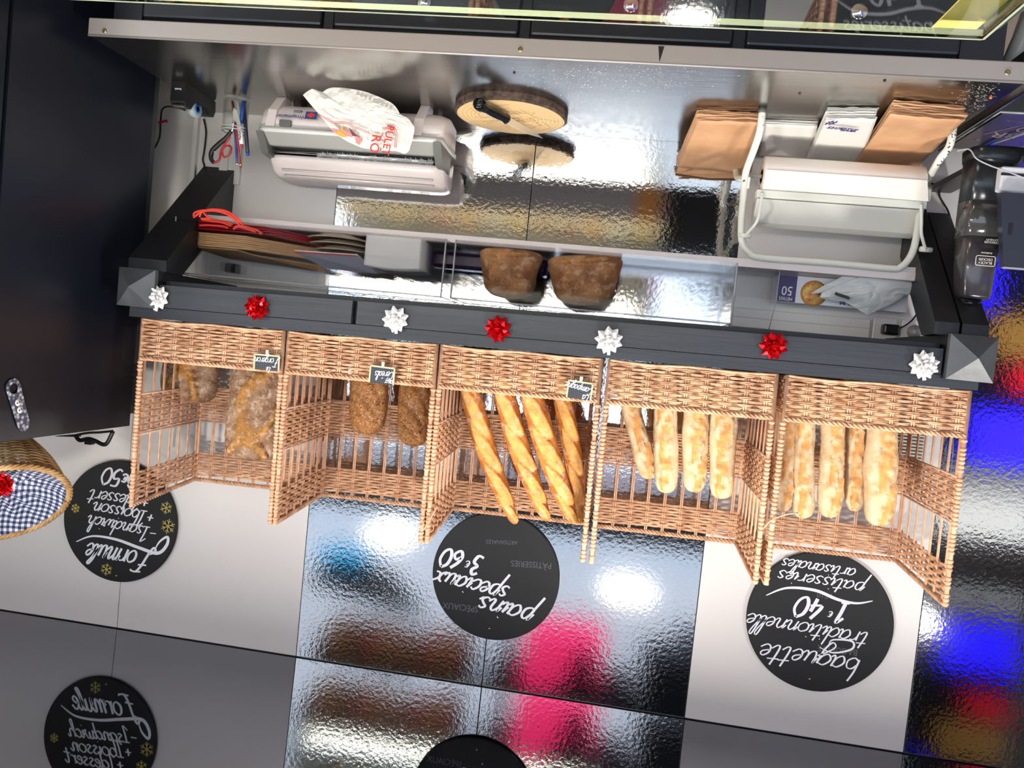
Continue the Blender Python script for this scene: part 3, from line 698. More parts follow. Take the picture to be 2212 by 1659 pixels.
sign(C2, .200, L2, [
    ('pains', *so(C2, 1160, 1316), .037, .0082, -.10, (), dict(sp=1.2, slant=.32, thin=.6)),
    ('speciaux', *so(C2, 1104, 1268), .034, .0080, -.09, (2,), dict(sp=1.12, slant=.32, thin=.6)),
    ('3', *so(C2, 1048, 1202), .031, .0105, 0, (), dict(thin=.7)), ('E', *so(C2, 1020, 1206), .022, .005, 0, (), dict()), ('60', *so(C2, 1006, 1192), .0295, .0105, -.02, (), dict(sp=1.15, thin=.7))],
    [('SPÉCIAUX', *so(C2, 1033, 1316), .028, .02), ('PÂTISSERIES', *so(C2, 1192, 1222), .027, .07), ('ARTISANALES', *so(C2, 1118, 1172), .018, .10)], (1057, 1358))
sign(C3, .2085, L3, [
    ('baguette', *so(C3, 1862, 1424), .035, .0056, -.02, (), dict(sp=1.24, thin=.62)),
    ('traditionnelle', *so(C3, 1880, 1368), .0285, .0048, -.03, (), dict(sp=1.22, thin=.62)),
    ('1', *so(C3, 1838, 1304), .031, .0105, 0, (), dict(thin=.6)), ('E', *so(C3, 1803, 1316), .018, .0045, 0, (), dict()), ('40', *so(C3, 1785, 1296), .031, .0105, 0, (), dict(sp=1.2, thin=.6)),
    ('patisseries', *so(C3, 1872, 1259), .0235, .0046, -.02, (), dict(sp=1.38, thin=.62)),
    ('artisanales', *so(C3, 1852, 1229), .0205, .0042, -.02, (), dict(sp=1.25, thin=.62))],
    [('BAGUETTE', *so(C3, 1853, 1410), .026, .02), ('1€10', *so(C3, 1800, 1288), .024, 0)], (1749, 1467))
# ================================================================= things standing on the steel worktop
ZC = .9042
def rrect(w_, h_, r, n=4):
    out = []
    for cx_, cz_, a0 in ((w_ / 2 - r, h_ / 2 - r, 0), (-w_ / 2 + r, h_ / 2 - r, pi / 2), (-w_ / 2 + r, -h_ / 2 + r, pi), (w_ / 2 - r, -h_ / 2 + r, 1.5 * pi)):
        out += [(cx_ + r * cos(a0 + pi / 2 * k / n), cz_ + r * sin(a0 + pi / 2 * k / n)) for k in range(n + 1)]
    return out
def wallM(x, y, z, rise=0): return Matrix.Translation((x, y, z)) @ Matrix.Rotation(-rise, 4, 'Y') @ Matrix.Rotation(pi / 2, 4, 'X')
# ---- tape dispenser
t = thing('tape_dispenser', (1.30, -.20, ZC), 'black tape dispenser with a clear blue-cored roll at the fridge end of the worktop', 'dispenser')
pr = [(-.285, ZC), (-.285, .958), (-.278, .968), (-.250, .970), (-.236, .952), (-.222, .940), (-.168, .940), (-.150, .955), (-.128, .955), (-.118, .935), (-.122, .908), (-.130, ZC)]
b = B()
for x0, x1 in ((1.279, 1.289), (1.313, 1.323)): b.prism([(x0, y, z) for y, z in pr], (x1 - x0, 0, 0))
pr2 = [(y, min(z, .925) if -.245 < y < -.16 else z) for y, z in pr]
b.prism([(1.289, y, z) for y, z in pr2], (.024, 0, 0)); b.build('body', BLK, t)
b = B(); Mx = frame((1.292, -.195, .952), (0, 1, 0), (1, 0, 0)); b.lathe([(.014, 0), (.026, 0), (.026, .019), (.014, .019), (.014, 0)], 32, Mx); r_ = b.build('tape_roll', mat('clear_tape', (196, 210, 212), .12, trans=.5), t)
B().lathe([(.008, -.001), (.014, -.001), (.014, .020), (.008, .020), (.008, -.001)], 24, Mx).build('tape_core', mat('blue_core', (30, 110, 190), .3), r_)
B().box(1.283, 1.319, -.287, -.270, .969, .972).build('cutter', mat('cutter_steel', (200, 200, 195), .25, 1), t)
text('Scotch', .0075, wallM(1.301, -.2855, .925), mat('label_print_white', (220, 220, 220), .5), t)
# ---- jar with tools
JX, JY = 1.187, -.165
t = thing('glass_jar', (JX, JY, ZC), 'clear glass jar with a ribbed rim crammed with pens and scissors', 'jar')
b = B(); b.lathe([(.030, 0), (.036, .004), (.037, .01), (.037, .078), (.035, .084), (.0375, .088), (.0375, .092), (.035, .094), (.0375, .098), (.036, .102), (.0335, .102), (.0325, .08), (.034, .01), (.03, .007), (0, .006)], 40, Matrix.Translation((JX, JY, ZC)))
b.build('glass', mat('jar_glass', (235, 242, 238), .04, trans=1, ior=1.12, alpha=.45), t)
for z in (.089, .098): B().tube([(JX + .0372 * cos(a * pi / 16), JY + .0372 * sin(a * pi / 16), ZC + z) for a in range(32)], .0017, 6, closed=True).build('rim_bead', mat('jar_bead', (206, 214, 208), .1, trans=.4), t)
def stick(name, m, top, bot, r, label, cat, tip=None):
    a = at(*top, 'Y', JY - .01); c = Vector((JX + (bot[0]), JY + bot[1], ZC + .012))
    t = thing(name, c, label, cat, 'pens and tools in the glass jar'); B().tube([c, a], r, 10).build('barrel', m, t); return t, a, c
t, a, c = stick('pencil', mat('pencil_blue', (26, 72, 140), .35), (512, 352), (.016, .01), .0034, 'blue pencil with a white metal ferrule standing in the jar', 'pencil')
d = (a - c).normalized(); B().tube([a, a + d * .007], .0036, 10).build('ferrule', mat('ferrule_silver', (220, 220, 214), .3, .8), t); 
t, a, c = stick('pencil', mat('pencil_red', (150, 30, 40), .35), (519, 352), (.008, -.012), .0034, 'dark red pencil with a gold ferrule standing in the jar', 'pencil')
d = (a - c).normalized(); f = B().tube([a, a + d * .009], .0036, 10).build('ferrule', mat('ferrule_gold', (226, 180, 60), .3, .8), t); B().tube([a + d * .009, a + d * .013], .0033, 10).build('eraser', mat('eraser', (150, 60, 60), .8), t)
t, a, c = stick('marker', mat('marker_white', (226, 228, 228), .4), (522, 312), (-.004, 0), .0062, 'thick white-barrelled marker pen lettered MARKER in the jar', 'marker')
d = (a - c).normalized(); B().tube([a, a + d * .008], .0042, 10).build('cap_end', mat('marker_red_tip', (190, 60, 60), .5), t)
up = d; text('Marker', .0095, frame(a - d * .026 + Vector((0, -.0066, 0)), -d, (0, -1, 0)), mat('print_dark', (40, 40, 44), .5), t)
t, a, c = stick('marker', mat('marker_navy', (36, 44, 62), .4), (535, 330), (-.020, .004), .0056, 'dark marker pen with a bright blue end in the jar', 'marker')
d = (a - c).normalized(); B().tube([a - d * .001, a + d * .008], [.0052, .0046], 10).build('cap_end', mat('marker_blue_end', (30, 80, 190), .4), t)
b = B(); b.tube([(JX - .026, JY - .008, ZC + .01), (JX - .022, JY - .006, ZC + .075)], .006, 10); solo(b, 'ballpoint_pen', mat('pen_blue', (40, 80, 170), .35), 'short blue pen sunk inside the jar against the glass', 'pen', 'pens and tools in the glass jar')
b = B(); b.prism([(JX - .030, JY - .018, ZC + .088), (JX - .002, JY - .016, ZC + .068), (JX + .006, JY - .014, ZC + .03), (JX - .012, JY - .016, ZC + .04)], (0, .004, 0)); solo(b, 'plastic_scraper', mat('pale_plastic', (214, 212, 200), .5), 'pale triangular plastic scraper inside the jar', 'scraper', 'pens and tools in the glass jar')
# scissors
t = thing('scissors', (JX + .01, JY, ZC + .02), 'scissors with black and red looped handles hanging out of the jar', 'scissors')
A = lambda x, y, Yv=JY - .02: at(x, y, 'Y', Yv)
B().tube([Vector((JX - .006, JY, ZC + .015)), A(500, 285)], [.002, .005], 6).build('blades', mat('blade_steel', (190, 192, 196), .22, 1), t)
B().tube(crom([A(500, 283), A(488, 298), A(472, 312), A(458, 327), A(456, 342), A(462, 352)], 5), [.0052 + .0025 * sin(i / 25 * pi) for i in range(26)], 8).build('handle', BLK, t)
B().tube(crom([A(462, 352), A(474, 345), A(478, 325), A(490, 305), A(497, 295)], 5), .0034, 8).build('handle', mat('scissor_red', (160, 36, 44), .4), t)
B().tube(crom([A(483, 338), A(480, 325), A(490, 315), A(499, 318), A(497, 332), A(488, 339)], 5, True), .003, 8, closed=True).build('finger_loop', mat('scissor_red', (0, 0, 0)), t)
B().lathe([(.003, 0), (.003, .002), (0, .003)], 10, frame(A(464, 328, JY - .028), (1, 0, 0), (0, -1, 0))).build('pivot', mat('chrome', (0, 0, 0)), t)
# ---- cling film dispenser
t = thing('film_dispenser', (.795, -.15, ZC), 'cream plastic cling film dispenser with a dark cutting slot and ridged lid', 'dispenser')
X0, X1 = .530, 1.070
def loft(prof_list, xs):
    """closed profiles (y,z) placed at xs"""
    n = len(prof_list[0]); b = B(); vs = [(x, y, z) for x, pr in zip(xs, prof_list) for y, z in pr]
    fs = [(i * n + k, i * n + (k + 1) % n, (i + 1) * n + (k + 1) % n, (i + 1) * n + k) for i in range(len(xs) - 1) for k in range(n)]
    return b.add(vs, fs + [tuple(range(n)), tuple(range((len(xs) - 1) * n, len(xs) * n))], True)
def ends(pr, x0, x1, R=.04, k=7):
    cy_ = sum(p[0] for p in pr) / len(pr); cz_ = sum(p[1] for p in pr) / len(pr); xs = []; ps = []
    for i in range(k):
        a = pi / 2 * i / (k - 1); s = .72 + .28 * sin(a); xs.append(x0 + R * (1 - sin(a) ** 1) * 1 if 0 else x0 + R * (1 - cos(a))); ps.append([(cy_ + (y - cy_) * s, cz_ + (z - cz_) * s) for y, z in pr])
    return loft(ps + ps[::-1], xs + [x0 + x1 - x for x in xs[::-1]])
lower = [(-.055, .930), (-.16, .921), (-.205, .930), (-.238, .952), (-.252, .980), (-.256, 1.008), (-.05, 1.008)]
ends(lower, X0, X1).build('lower_shell', PLASW, t)
rim = [(-.262, 1.006), (-.264, 1.020), (-.05, 1.020), (-.05, 1.006)]
ends(rim, X0 - .004, X1 + .004).build('rim', mat('dispenser_rim', (196, 196, 192), .3, coat=.3), t)
B().prism([(X0 + .02, -.256, 1.020), (X0 + .02, -.215, 1.046), (X0 + .02, -.20, 1.046), (X0 + .02, -.20, 1.020)], (X1 - X0 - .04, 0, 0)).build('cutter_flap', PLASG, t)
B().box(X0 + .012, X1 - .012, -.20, -.10, 1.020, 1.050).build('slot', mat('slot_dark', (34, 34, 34), .3), t)
B().tube([(X0 + .03, -.196, 1.058), (X1 - .03, -.196, 1.058)], .0045, 8).build('film_rod', mat('chrome', (0, 0, 0)), t)
b = B(); random.seed(4)
for k in range(46):
    x = .56 + k * .0075; b.add([(x, -.203, 1.058 + random.uniform(0, .006)), (x + .009, -.206, 1.05 + random.uniform(0, .008)), (x + .011, -.199, 1.068 + random.uniform(0, .006)), (x + .002, -.197, 1.066)], [(0, 1, 2, 3)])
o = b.build('film_edge', mat('cling_film', (200, 205, 204), .08, trans=.5, alpha=.45), t); o['kind'] = 'stuff'
for x in (X0 + .0, X1 - .022): B().prism([(x, -.262, 1.020), (x, -.215, 1.072), (x, -.13, 1.078), (x, -.12, 1.020)], (.022, 0, 0)).build('end_cheek', PLASD, t)
lid = [(-.185, 1.066), (-.180, 1.080), (-.150, 1.108), (-.11, 1.124), (-.06, 1.126), (-.045, 1.10), (-.045, 1.02), (-.12, 1.05)]
L_ = ends(lid, X0 + .004, X1 - .004).build('lid', PLASW, t)
for (y, z) in ((-.160, 1.103), (-.142, 1.1165)): B().tube([(X0 + .04, y, z), (X1 - .04, y, z)], .003, 8).build('lid_ridge', PLASW, L_)
for x in (.600, 1.030):
    B().prism([(x - .013, -.20, ZC), (x - .013, -.25, .955), (x - .013, -.262, 1.005), (x - .013, -.15, .96), (x - .013, -.16, ZC)], (.026, 0, 0)).build('front_foot', PLASW, t)
    B().prism([(x - .013, -.09, ZC), (x - .013, -.12, .955), (x - .013, -.05, .955), (x - .013, -.05, ZC)], (.026, 0, 0)).build('rear_foot', PLASW, t)
for x in (.985, .640): B().box(x - .017, x + .017, -.2635, -.245, .985, 1.003, bev=.002).build('latch', PLASD, t)
Mf = lambda x, z: frame((x, -.2555, z), (1, 0, 0), (0, -1, -.25))
NAVY = mat('print_navy', (40, 60, 110), .5)
text('Wrapmaster', .0165, frame((.972, -.2575, .974), (1, 0, 0), (0, -1, -.3)), NAVY, t); text('4500', .0135, frame((.952, -.2535, .957), (1, 0, 0), (0, -1, -.45)), NAVY, t)
b = B(); MM = frame((.912, -.2555, .967), (1, 0, 0), (0, -1, -.35)); b.box(-.017, .017, -.012, .012, 0, .0006, MM); lg = b.build('logo_plate', NAVY, t)
B().add([MM @ Vector(p) for p in ((-.014, 0, .001), (0, -.009, .001), (.014, 0, .001), (0, .009, .001))], [(0, 1, 2, 3)]).add([MM @ Vector(p) for p in ((-.014, 0, .0011), (0, -.009, .0011), (.014, 0, .0011), (0, .009, .0011))], []).build('logo_diamond', mat('logo_red', (206, 50, 52), .5), lg)
# ---- crumpled sheets and flat bags
def pillow(outline, Yf, th, cr=.004, rings=11, seed=0, back=None, fr=30):
    """crumpled paper body from an outline measured on the photo; Yf(x,y)->depth"""
    P = [at(x, y, 'Y', Yf(x, y)) for x, y in outline]; Q = []
    n = 72; per = [0]
    for i in range(len(P)): per.append(per[-1] + (P[(i + 1) % len(P)] - P[i]).length)
    for k in range(n):
        s = per[-1] * k / n; i = max(j for j in range(len(P)) if per[j] <= s); f = (s - per[i]) / max(1e-9, per[i + 1] - per[i]); Q.append(P[i].lerp(P[(i + 1) % len(P)], f))
    c = sum(Q, Vector()) / n; vs = []; fs = []
    for side in (1, -1):
        o = len(vs); vs.append(c + Vector((0, -th * side, 0)))
        for r in range(1, rings + 1):
            f = r / rings
            for q in Q:
                p = c.lerp(q, f); h = th * (1 - f ** 2.4); nn = (abs(fz(p * fr + Vector((seed * 5, side, 0)))) * 2 + abs(fz(p * fr * 2.3)) - .6) * cr * (1 if r < rings else .15)
                vs.append(p + Vector((nn * .3, -side * h - nn * side, nn * .3)))
        fs += [(o, o + 1 + k, o + 1 + (k + 1) % n) for k in range(n)]
        fs += [(o + 1 + (r - 1) * n + k, o + 1 + (r - 1) * n + (k + 1) % n, o + 1 + r * n + (k + 1) % n, o + 1 + r * n + k) for r in range(1, rings) for k in range(n)]
    o2 = 1 + rings * n; last1 = 1 + (rings - 1) * n; last2 = o2 + last1
    fs += [(last1 + k, last1 + (k + 1) % n, last2 + (k + 1) % n, last2 + k) for k in range(n)]
    b = B(); b.add(vs, fs, False); return b, c
z5 = lambda x, y: (600 + x * .14467, 180 + y * .14467)
ol = [z5(*p) for p in ((375, 175), (440, 120), (520, 80), (600, 105), (660, 140), (720, 95), (800, 60), (1000, 70), (1160, 95), (1330, 130), (1520, 205), (1700, 290), (1780, 370), (1830, 470), (1950, 520), (2050, 670), (2010, 850), (1960, 1010), (1900, 1065), (1790, 1015), (1500, 1000), (1270, 970), (1150, 920), (1040, 870), (870, 760), (740, 620), (600, 440), (500, 330), (430, 240))]
Yb_ = lambda x, y: -.345 + .045 * (y - 190) / 140
b, c = pillow(ol, Yb_, .014, .0045, seed=2)
t = thing('paper_bag', (c.x, c.y, min(v[2] for v in b.v)), 'crumpled white paper bag with red roast chicken print draped over the film dispenser', 'bag')
b.build('bag_body', PAPER, t)
RP = mat('print_red', (206, 60, 50), .6); PK = mat('print_pink', (232, 130, 124), .6); ORG = mat('print_orange', (236, 160, 44), .6)
def onbag(pts, m, nm, closed=True, w_=.002, dy=-.0205):
    q = [at(*z5(*p), 'Y', Yb_(0, z5(*p)[1]) + dy) for p in pts]
    if closed: B().prism([p for p in q], (0, .0016, 0)).build(nm, m, t)
    else: B().ribbon(crom(q, 5), w_, (0, -1, 0), .0008).build(nm, m, t)
for dd in (0, 22):
    onbag([(600 + dd, 450 + dd), (700, 505 + dd), (840, 575 + dd), (1000, 575 + dd), (1150, 640 + dd), (1370, 730 + dd)], RP, 'printed_line', False, .0012)
    onbag([(1560, 660 + dd), (1680, 660 + dd), (1770 - dd, 690 + dd), (1780 - dd, 850), (1765 - dd, 960)], RP, 'printed_line', False, .0014)
onbag([(800, 660), (900, 690), (1000, 700), (1080, 740), (1120, 800), (1000, 780), (880, 760), (830, 720)], PK, 'printed_patch', dy=-.019)
onbag([(1150, 800), (1230, 810), (1250, 850), (1220, 920), (1170, 890)], PK, 'printed_patch', dy=-.018)
onbag([(875, 730), (920, 705), (960, 740), (1010, 770), (1030, 795), (960, 800), (900, 770)], ORG, 'printed_chicken', dy=-.020)
onbag([(955, 720), (940, 640), (970, 640), (975, 720)], ORG, 'printed_drumstick', dy=-.0195)
onbag([(1060, 655), (1200, 795), (1110, 780)], mat('print_maroon', (110, 44, 44), .6), 'printed_knife', dy=-.020)
for word, px, py, sz in (('PULET', 1640, 850, .029), ('RÔ', 1450, 905, .036)):
    p = at(*z5(px, py), 'Y', -.332); text(word, sz, frame(p, (0.10, 0, 1), (0, -1, 0)), RP, t, depth=.0012)
for k in range(9):
    p = at(*z5(1190 + k * 62, 150 + k * 26), 'Y', -.358)
    B().box(-.0035, .0035, 0, .0006, -.007, .004, Matrix.Translation(p) @ Matrix.Rotation(.35, 4, 'Y')).build('small_print', mat('print_grey', (168, 160, 152), .7), t)
# ---- wooden board and knife
t = thing('cutting_board', (.352, -.205, ZC), 'round tree-slice cutting board with a bark edge, lying flat under the bread knife', 'cutting board')
R0 = .157; b = B(); n = 72; vs = []
for ri, z in ((1, 0), (1.0, .006), (1.0, .017), (.955, .021)):
    for k in range(n):
        a_ = 2 * pi * k / n; rr = R0 * ri * (1 + .018 * fz((cos(a_) * 2, sin(a_) * 2, .5)) + (.008 * fz((cos(a_) * 9, sin(a_) * 9, z * 80)) if ri > .97 else 0)); vs.append((.352 + rr * cos(a_), -.205 + rr * sin(a_), ZC + z))
fs = [(i * n + k, i * n + (k + 1) % n, (i + 1) * n + (k + 1) % n, (i + 1) * n + k) for i in range(3) for k in range(n)] + [tuple(range(n))]
b.add(vs, fs, False); b.build('bark_edge', mat('bark', (104, 84, 72), .85, c2=(46, 36, 32), var=.2, vscale=60, bump=(90, .002)), t)
wm = bpy.data.materials.new('slice_wood'); wm.use_nodes = True; nt = wm.node_tree; bs = nt.nodes['Principled BSDF']; bs.inputs['Roughness'].default_value = .55
tc = nt.nodes.new('ShaderNodeTexCoord'); wv = nt.nodes.new('ShaderNodeTexWave'); wv.wave_type = 'RINGS'; wv.rings_direction = 'Z'; wv.inputs['Scale'].default_value = 28; wv.inputs['Distortion'].default_value = 2.5; wv.inputs['Detail'].default_value = 3
nt.links.new(tc.outputs['Object'], wv.inputs[0]); cr = nt.nodes.new('ShaderNodeValToRGB'); cr.color_ramp.elements[0].color = lin((214, 178, 124)); cr.color_ramp.elements[1].color = lin((228, 198, 148)); nt.links.new(wv.outputs[1], cr.inputs[0]); nt.links.new(cr.outputs[0], bs.inputs['Base Color'])
B().add([(v[0], v[1], v[2] + .0003) for v in vs[3 * n:]], [tuple(range(n))]).build('wood_face', wm, t)
b = B(); random.seed(9)
for k in range(80):
    a_ = random.gauss(.35, .35) if k % 3 else random.gauss(1.9, .2); cx_ = .352 + random.gauss(-.01, .055); cy_ = -.205 + random.gauss(.01, .05); l_ = random.uniform(.01, .04)
    d = Vector((cos(a_), sin(a_), 0)); p = Vector((cx_, cy_, ZC + .0215))
    if (Vector((cx_ - .352, cy_ + .205))).length + l_ > .145: continue
    b.ribbon([p - d * l_, p + d * l_], .0008, (0, 0, 1), .0002)
o = b.build('knife_scores', mat('score_marks', (150, 112, 74), .8), t); o['kind'] = 'stuff'
t = thing('bread_knife', (.38, -.2, ZC + .022), 'serrated bread knife with a black handle lying across the wooden board', 'knife')
h0, h1, tp = at(1030, 222, 'Z', .945), at(1094, 254, 'Z', .940), at(1173, 299, 'Z', .934)
h1.z = .944; q = crom([h0, h0.lerp(h1, .3) + Vector((0, 0, .002)), h0.lerp(h1, .7), h1], 5)
B().tube(q, [.0125, .0155, .0165, .016, .0145, .013, .013, .0135, .014, .0145, .0145, .014, .0135, .013, .0145, .0145], 12).build('handle', BLKG, t)
d = (tp - h1).normalized(); sd = d.cross(Vector((0, 0, 1))).normalized()
B().prism([h1 + Vector((0, 0, .011)), h1 + Vector((0, 0, -.010)), h1.lerp(tp, .75) + Vector((0, 0, -.007)), tp, h1.lerp(tp, .6) + Vector((0, 0, .009))], sd * .0012).build('blade', mat('knife_blade', (236, 230, 214), .35, .5), t)
# ---- stacks of paper bags
def bag_sheet(C4, th, name, m, label, cat, group, seed, ru=.003, nu=16, nv=14, jit=.006, curl=.0, shade=None):
    """C4: front-left, front-right, back-right, back-left (world)"""
    random.seed(seed); P = [Vector(p) + Vector((random.uniform(-jit, jit), random.uniform(-jit, jit), 0)) for p in C4]
    up = (P[1] - P[0]).cross(P[3] - P[0]).normalized()
    if up.z < 0: up = -up
    vs = []; w_ = nu + 1
    for s in (0, 1):
        for j in range(nv + 1):
            for i in range(nu + 1):
                u, v = i / nu, j / nv; p = P[0].lerp(P[1], u).lerp(P[3].lerp(P[2], u), v)
                nn = (fz(p * 24 + Vector((seed, 0, 0))) + .5 * fz(p * 60 + Vector((0, seed, 0)))) * ru + curl * (1 - v) ** 6 * (.5 + fz((u * 5, seed, 0)))
                e = 0 if s == 0 else th; vs.append(p + up * (e + nn))
    o = (nu + 1) * (nv + 1); fs = []
    for s in (0, 1):
        fs += [(s * o + j * w_ + i, s * o + j * w_ + i + 1, s * o + (j + 1) * w_ + i + 1, s * o + (j + 1) * w_ + i) for j in range(nv) for i in range(nu)]
    for i in range(nu): fs += [(i, i + 1, o + i + 1, o + i), (nv * w_ + i, nv * w_ + i + 1, o + nv * w_ + i + 1, o + nv * w_ + i)]
    for j in range(nv): fs += [(j * w_, (j + 1) * w_, o + (j + 1) * w_, o + j * w_), (j * w_ + nu, (j + 1) * w_ + nu, o + (j + 1) * w_ + nu, o + j * w_ + nu)]
    return solo(B().add(vs, fs, True), name, m, label, cat, group)
def stack(C4, n, dz, back, th, nm, m, labt, labs, group, seed, **k):
    for i in range(n):
        q = [Vector(p) for p in C4]
        for j in (0, 1): q[j].z += i * dz
        for j in (2, 3): q[j].z += i * dz * back; q[j].y -= i * .001
        bag_sheet(q, th, nm, m, labt if i == n - 1 else labs, 'bag', group, seed + i, **k)
stack([(-.150, -.305, ZC + .001), (-.305, -.315, ZC + .001), (-.335, -.045, .972), (-.125, -.045, .966)], 6, .0048, .9, .0026, 'kraft_bag', KRAFT,
      'top kraft bag of the folded stack between the knife board and the roll holder', 'kraft bag inside the folded stack between the knife board and the roll holder', 'folded kraft bags by the roll holder', 20, ru=.0034, jit=.004)
b = B(); q = [at(1474, 335, 'Y', -.07), at(1593, 343, 'Y', -.07), at(1612, 345, 'Y', -.02), at(1600, 385, 'Y', -.010), at(1530, 384, 'Y', -.010), at(1460, 374, 'Y', -.010), at(1468, 350, 'Y', -.04)]
b.prism(q, (0, -.004, .002)); b.prism([at(1470, 374, 'Y', -.03), at(1555, 345, 'Y', -.045), at(1600, 352, 'Y', -.03), at(1600, 376, 'Y', -.02)], (0, -.003, .002))
solo(b, 'kraft_bag', KRAFT, 'kraft bag folded back on itself against the mirror behind the stack', 'bag', 'folded kraft bags by the roll holder')
stack([(-.325, -.262, ZC + .001), (-.455, -.268, ZC + .001), (-.50, -.03, .925), (-.355, -.03, .925)], 4, .0035, 1, .0022, 'white_paper_bag', PAPER, 'top sheet of the plain white bags lying behind the roll holder foot', 'plain white bag under others behind the roll holder foot', 'plain white bags', 40, ru=.0012, jit=.002)
stack([(-.448, -.385, ZC + .001), (-.560, -.405, ZC + .001), (-.630, -.04, .935), (-.485, -.04, .935)], 6, .0052, .6, .0024, 'printed_paper_bag', PAPER, 'top white bag printed Instants Nomades in purple', 'white bag under the printed purple one, edges fanned out', 'white printed bags', 60, ru=.0016, jit=.004, curl=.003)
tb = [o for o in S.objects if o.get('label', '').startswith('top white bag printed')][0]
PUR = mat('print_purple', (58, 44, 110), .5)
Mi = frame(at(1800, 268, 'Z', .9455), (-1, .08, 0), (0, -.2, -1))
def flatM(px, py, z, ang=0): return frame(at(px, py, 'Z', z), (cos(ang), sin(ang), 0), (0, -.09, 1))
for body, px, py, sz, sh in (('#', 1797, 266, .036, .2), ('Instants', 1821, 279, .024, .35), ('NOMADE', 1832, 283, .0085, 0)):
    text(body, sz, flatM(px, py, .946, -.12), PUR, tb, shear=sh, depth=.0006)
stack([(-.572, -.462, ZC + .001), (-.738, -.446, ZC + .001), (-.778, -.03, .935), (-.615, -.03, .935)], 7, .0055, .5, .0026, 'kraft_bag', KRAFT, 'top kraft bag of the wide stack at the left end of the worktop', 'kraft bag inside the wide stack at the left end of the worktop', 'long kraft bags at the end of the worktop', 80, ru=.0022, jit=.005, curl=.004)
# ---- paper roll holder
t = thing('roll_holder', (-.54, -.2, ZC), 'white enamelled steel tube stand with a cutter bar for the paper roll', 'holder')
YH = -.205
def H(x, y, Y=YH): return at(x, y, 'Y', Y)
f1 = at(1647, 238, 'Z', ZC + .004); f2 = at(2060, 262, 'Z', ZC + .004)
pts = [f1, f1 + Vector((0, .002, .05)), f1 + Vector((.003, .035, .082)), H(1614, 362, -.225), H(1609, 384, -.21), H(1606, 420), H(1601, 490), H(1604, 525), H(1618, 545), H(1645, 557), H(1790, 568), H(1920, 580), H(1946, 577), H(1966, 555), H(1978, 520), H(1988, 450), H(1993, 400), H(2010, 378, -.22), f2 + Vector((0.01, .03, .085)), f2 + Vector((0, .004, .055)), f2]
B().tube(crom(pts, 5), .0092, 12).build('front_tube', TUBE, t)
B().lathe([(.0105, 0), (.0105, .012), (0, .014)], 12, frame(f1 + Vector((0, 0, -.004)), (1, 0, 0), (0, 0, 1))).build('rubber_foot', PLASD, t)
B().lathe([(.0105, 0), (.0105, .012), (0, .014)], 12, frame(f2 + Vector((0, 0, -.004)), (1, 0, 0), (0, 0, 1))).build('rubber_foot', PLASD, t)
for x, s in ((-.292, 1), (-.775, -1)):
    B().tube(crom([(x, -.045, ZC + .006), (x, -.05, .965), (x, -.07, 1.0), (x, -.13, 1.03), (x - s * .01, YH, 1.045)], 6), .0085, 12).build('rear_leg', TUBE, t)
    B().tube([(x, -.045, ZC + .012), (x, -.045, ZC)], .0105, 12).build('rubber_foot', PLASD, t)
    B().box(x - s * .012 - .008, x - s * .012 + .008, YH - .008, YH + .008, 1.045, 1.075).build('bracket', TUBE, t)
B().box(-.332, -.760, YH - .02, YH + .012, 1.078, 1.098, bev=.002).build('cutter_bar', TUBE, t)
B().prism([(-.335, YH - .01, 1.10), (-.335, YH + .03, 1.155), (-.335, YH + .05, 1.165), (-.335, YH + .05, 1.10)], (-.42, 0, 0)).build('paper_guide', mat('guide_enamel', (206, 206, 198), .3), t)
for x, xs in ((-.345, 1), (-.745, -1)):
    B().tube(crom([(x, YH - .022, 1.086), (x + xs * .003, YH - .03, 1.13), (x + xs * .007, YH - .03, 1.165), (x + xs * .028, YH - .012, 1.20)], 5), .0042, 8).build('spring_arm', TUBE, t)
    B().tube([(x + xs * .015, YH - .012, 1.20), (x + xs * .045, YH - .004, 1.20)], .007, 10).build('arm_hinge', TUBE, t)
B().tube([(-.315, YH + .015, 1.035), (-.78, YH + .015, 1.035)], .006, 8).build('roll_axle', PLASG, t)
random.seed(11); cb_ = B()
for k in range(60):
    f = random.random(); p = crom(pts, 5); q = p[int(f * 22) if k < 12 else len(p) - 1 - int(f * 16)]
    cb_.lathe([(.0012 + random.random() * .0012, 0), (0, .0004)], 6, frame(q + Vector((random.uniform(-.005, .005), -.0091, random.uniform(-.01, .01))), (1, 0, 0), (0, -1, 0)))
o = cb_.build('paint_chips', mat('rust_chips', (96, 66, 44), .9), t); o['kind'] = 'stuff'
t = thing('paper_roll', (-.545, YH + .015, .975), 'wide roll of white wrapping paper in the tube stand', 'roll')
Mr = frame((-.345, YH + .015, 1.035), (0, 1, 0), (-1, 0, 0)); 
B().lathe([(.020, 0), (.052, 0), (.0525, .001), (.0525, .403), (.052, .404), (.02, .404), (.02, 0)], 48, Mr).build('paper', PAPERW, t)
B().lathe([(.0175, -.001), (.0205, -.001), (.0205, .405), (.0175, .405), (.0175, -.001)], 24, Mr).build('cardboard_core', mat('roll_core', (140, 112, 84), .8), t)
B().prism([(-.346, YH - .0385, 1.03), (-.747, YH - .0385, 1.03), (-.757, YH - .034, 1.082), (-.346, YH - .034, 1.078)], (0, -.001, 0)).build('loose_sheet', mat('loose_sheet', (232, 228, 220), .7), t)
# ================================================================= inside the acrylic bins
ZS = 1.2850
z3 = lambda x, y: (340 + x * .16275, 440 + y * .16275)
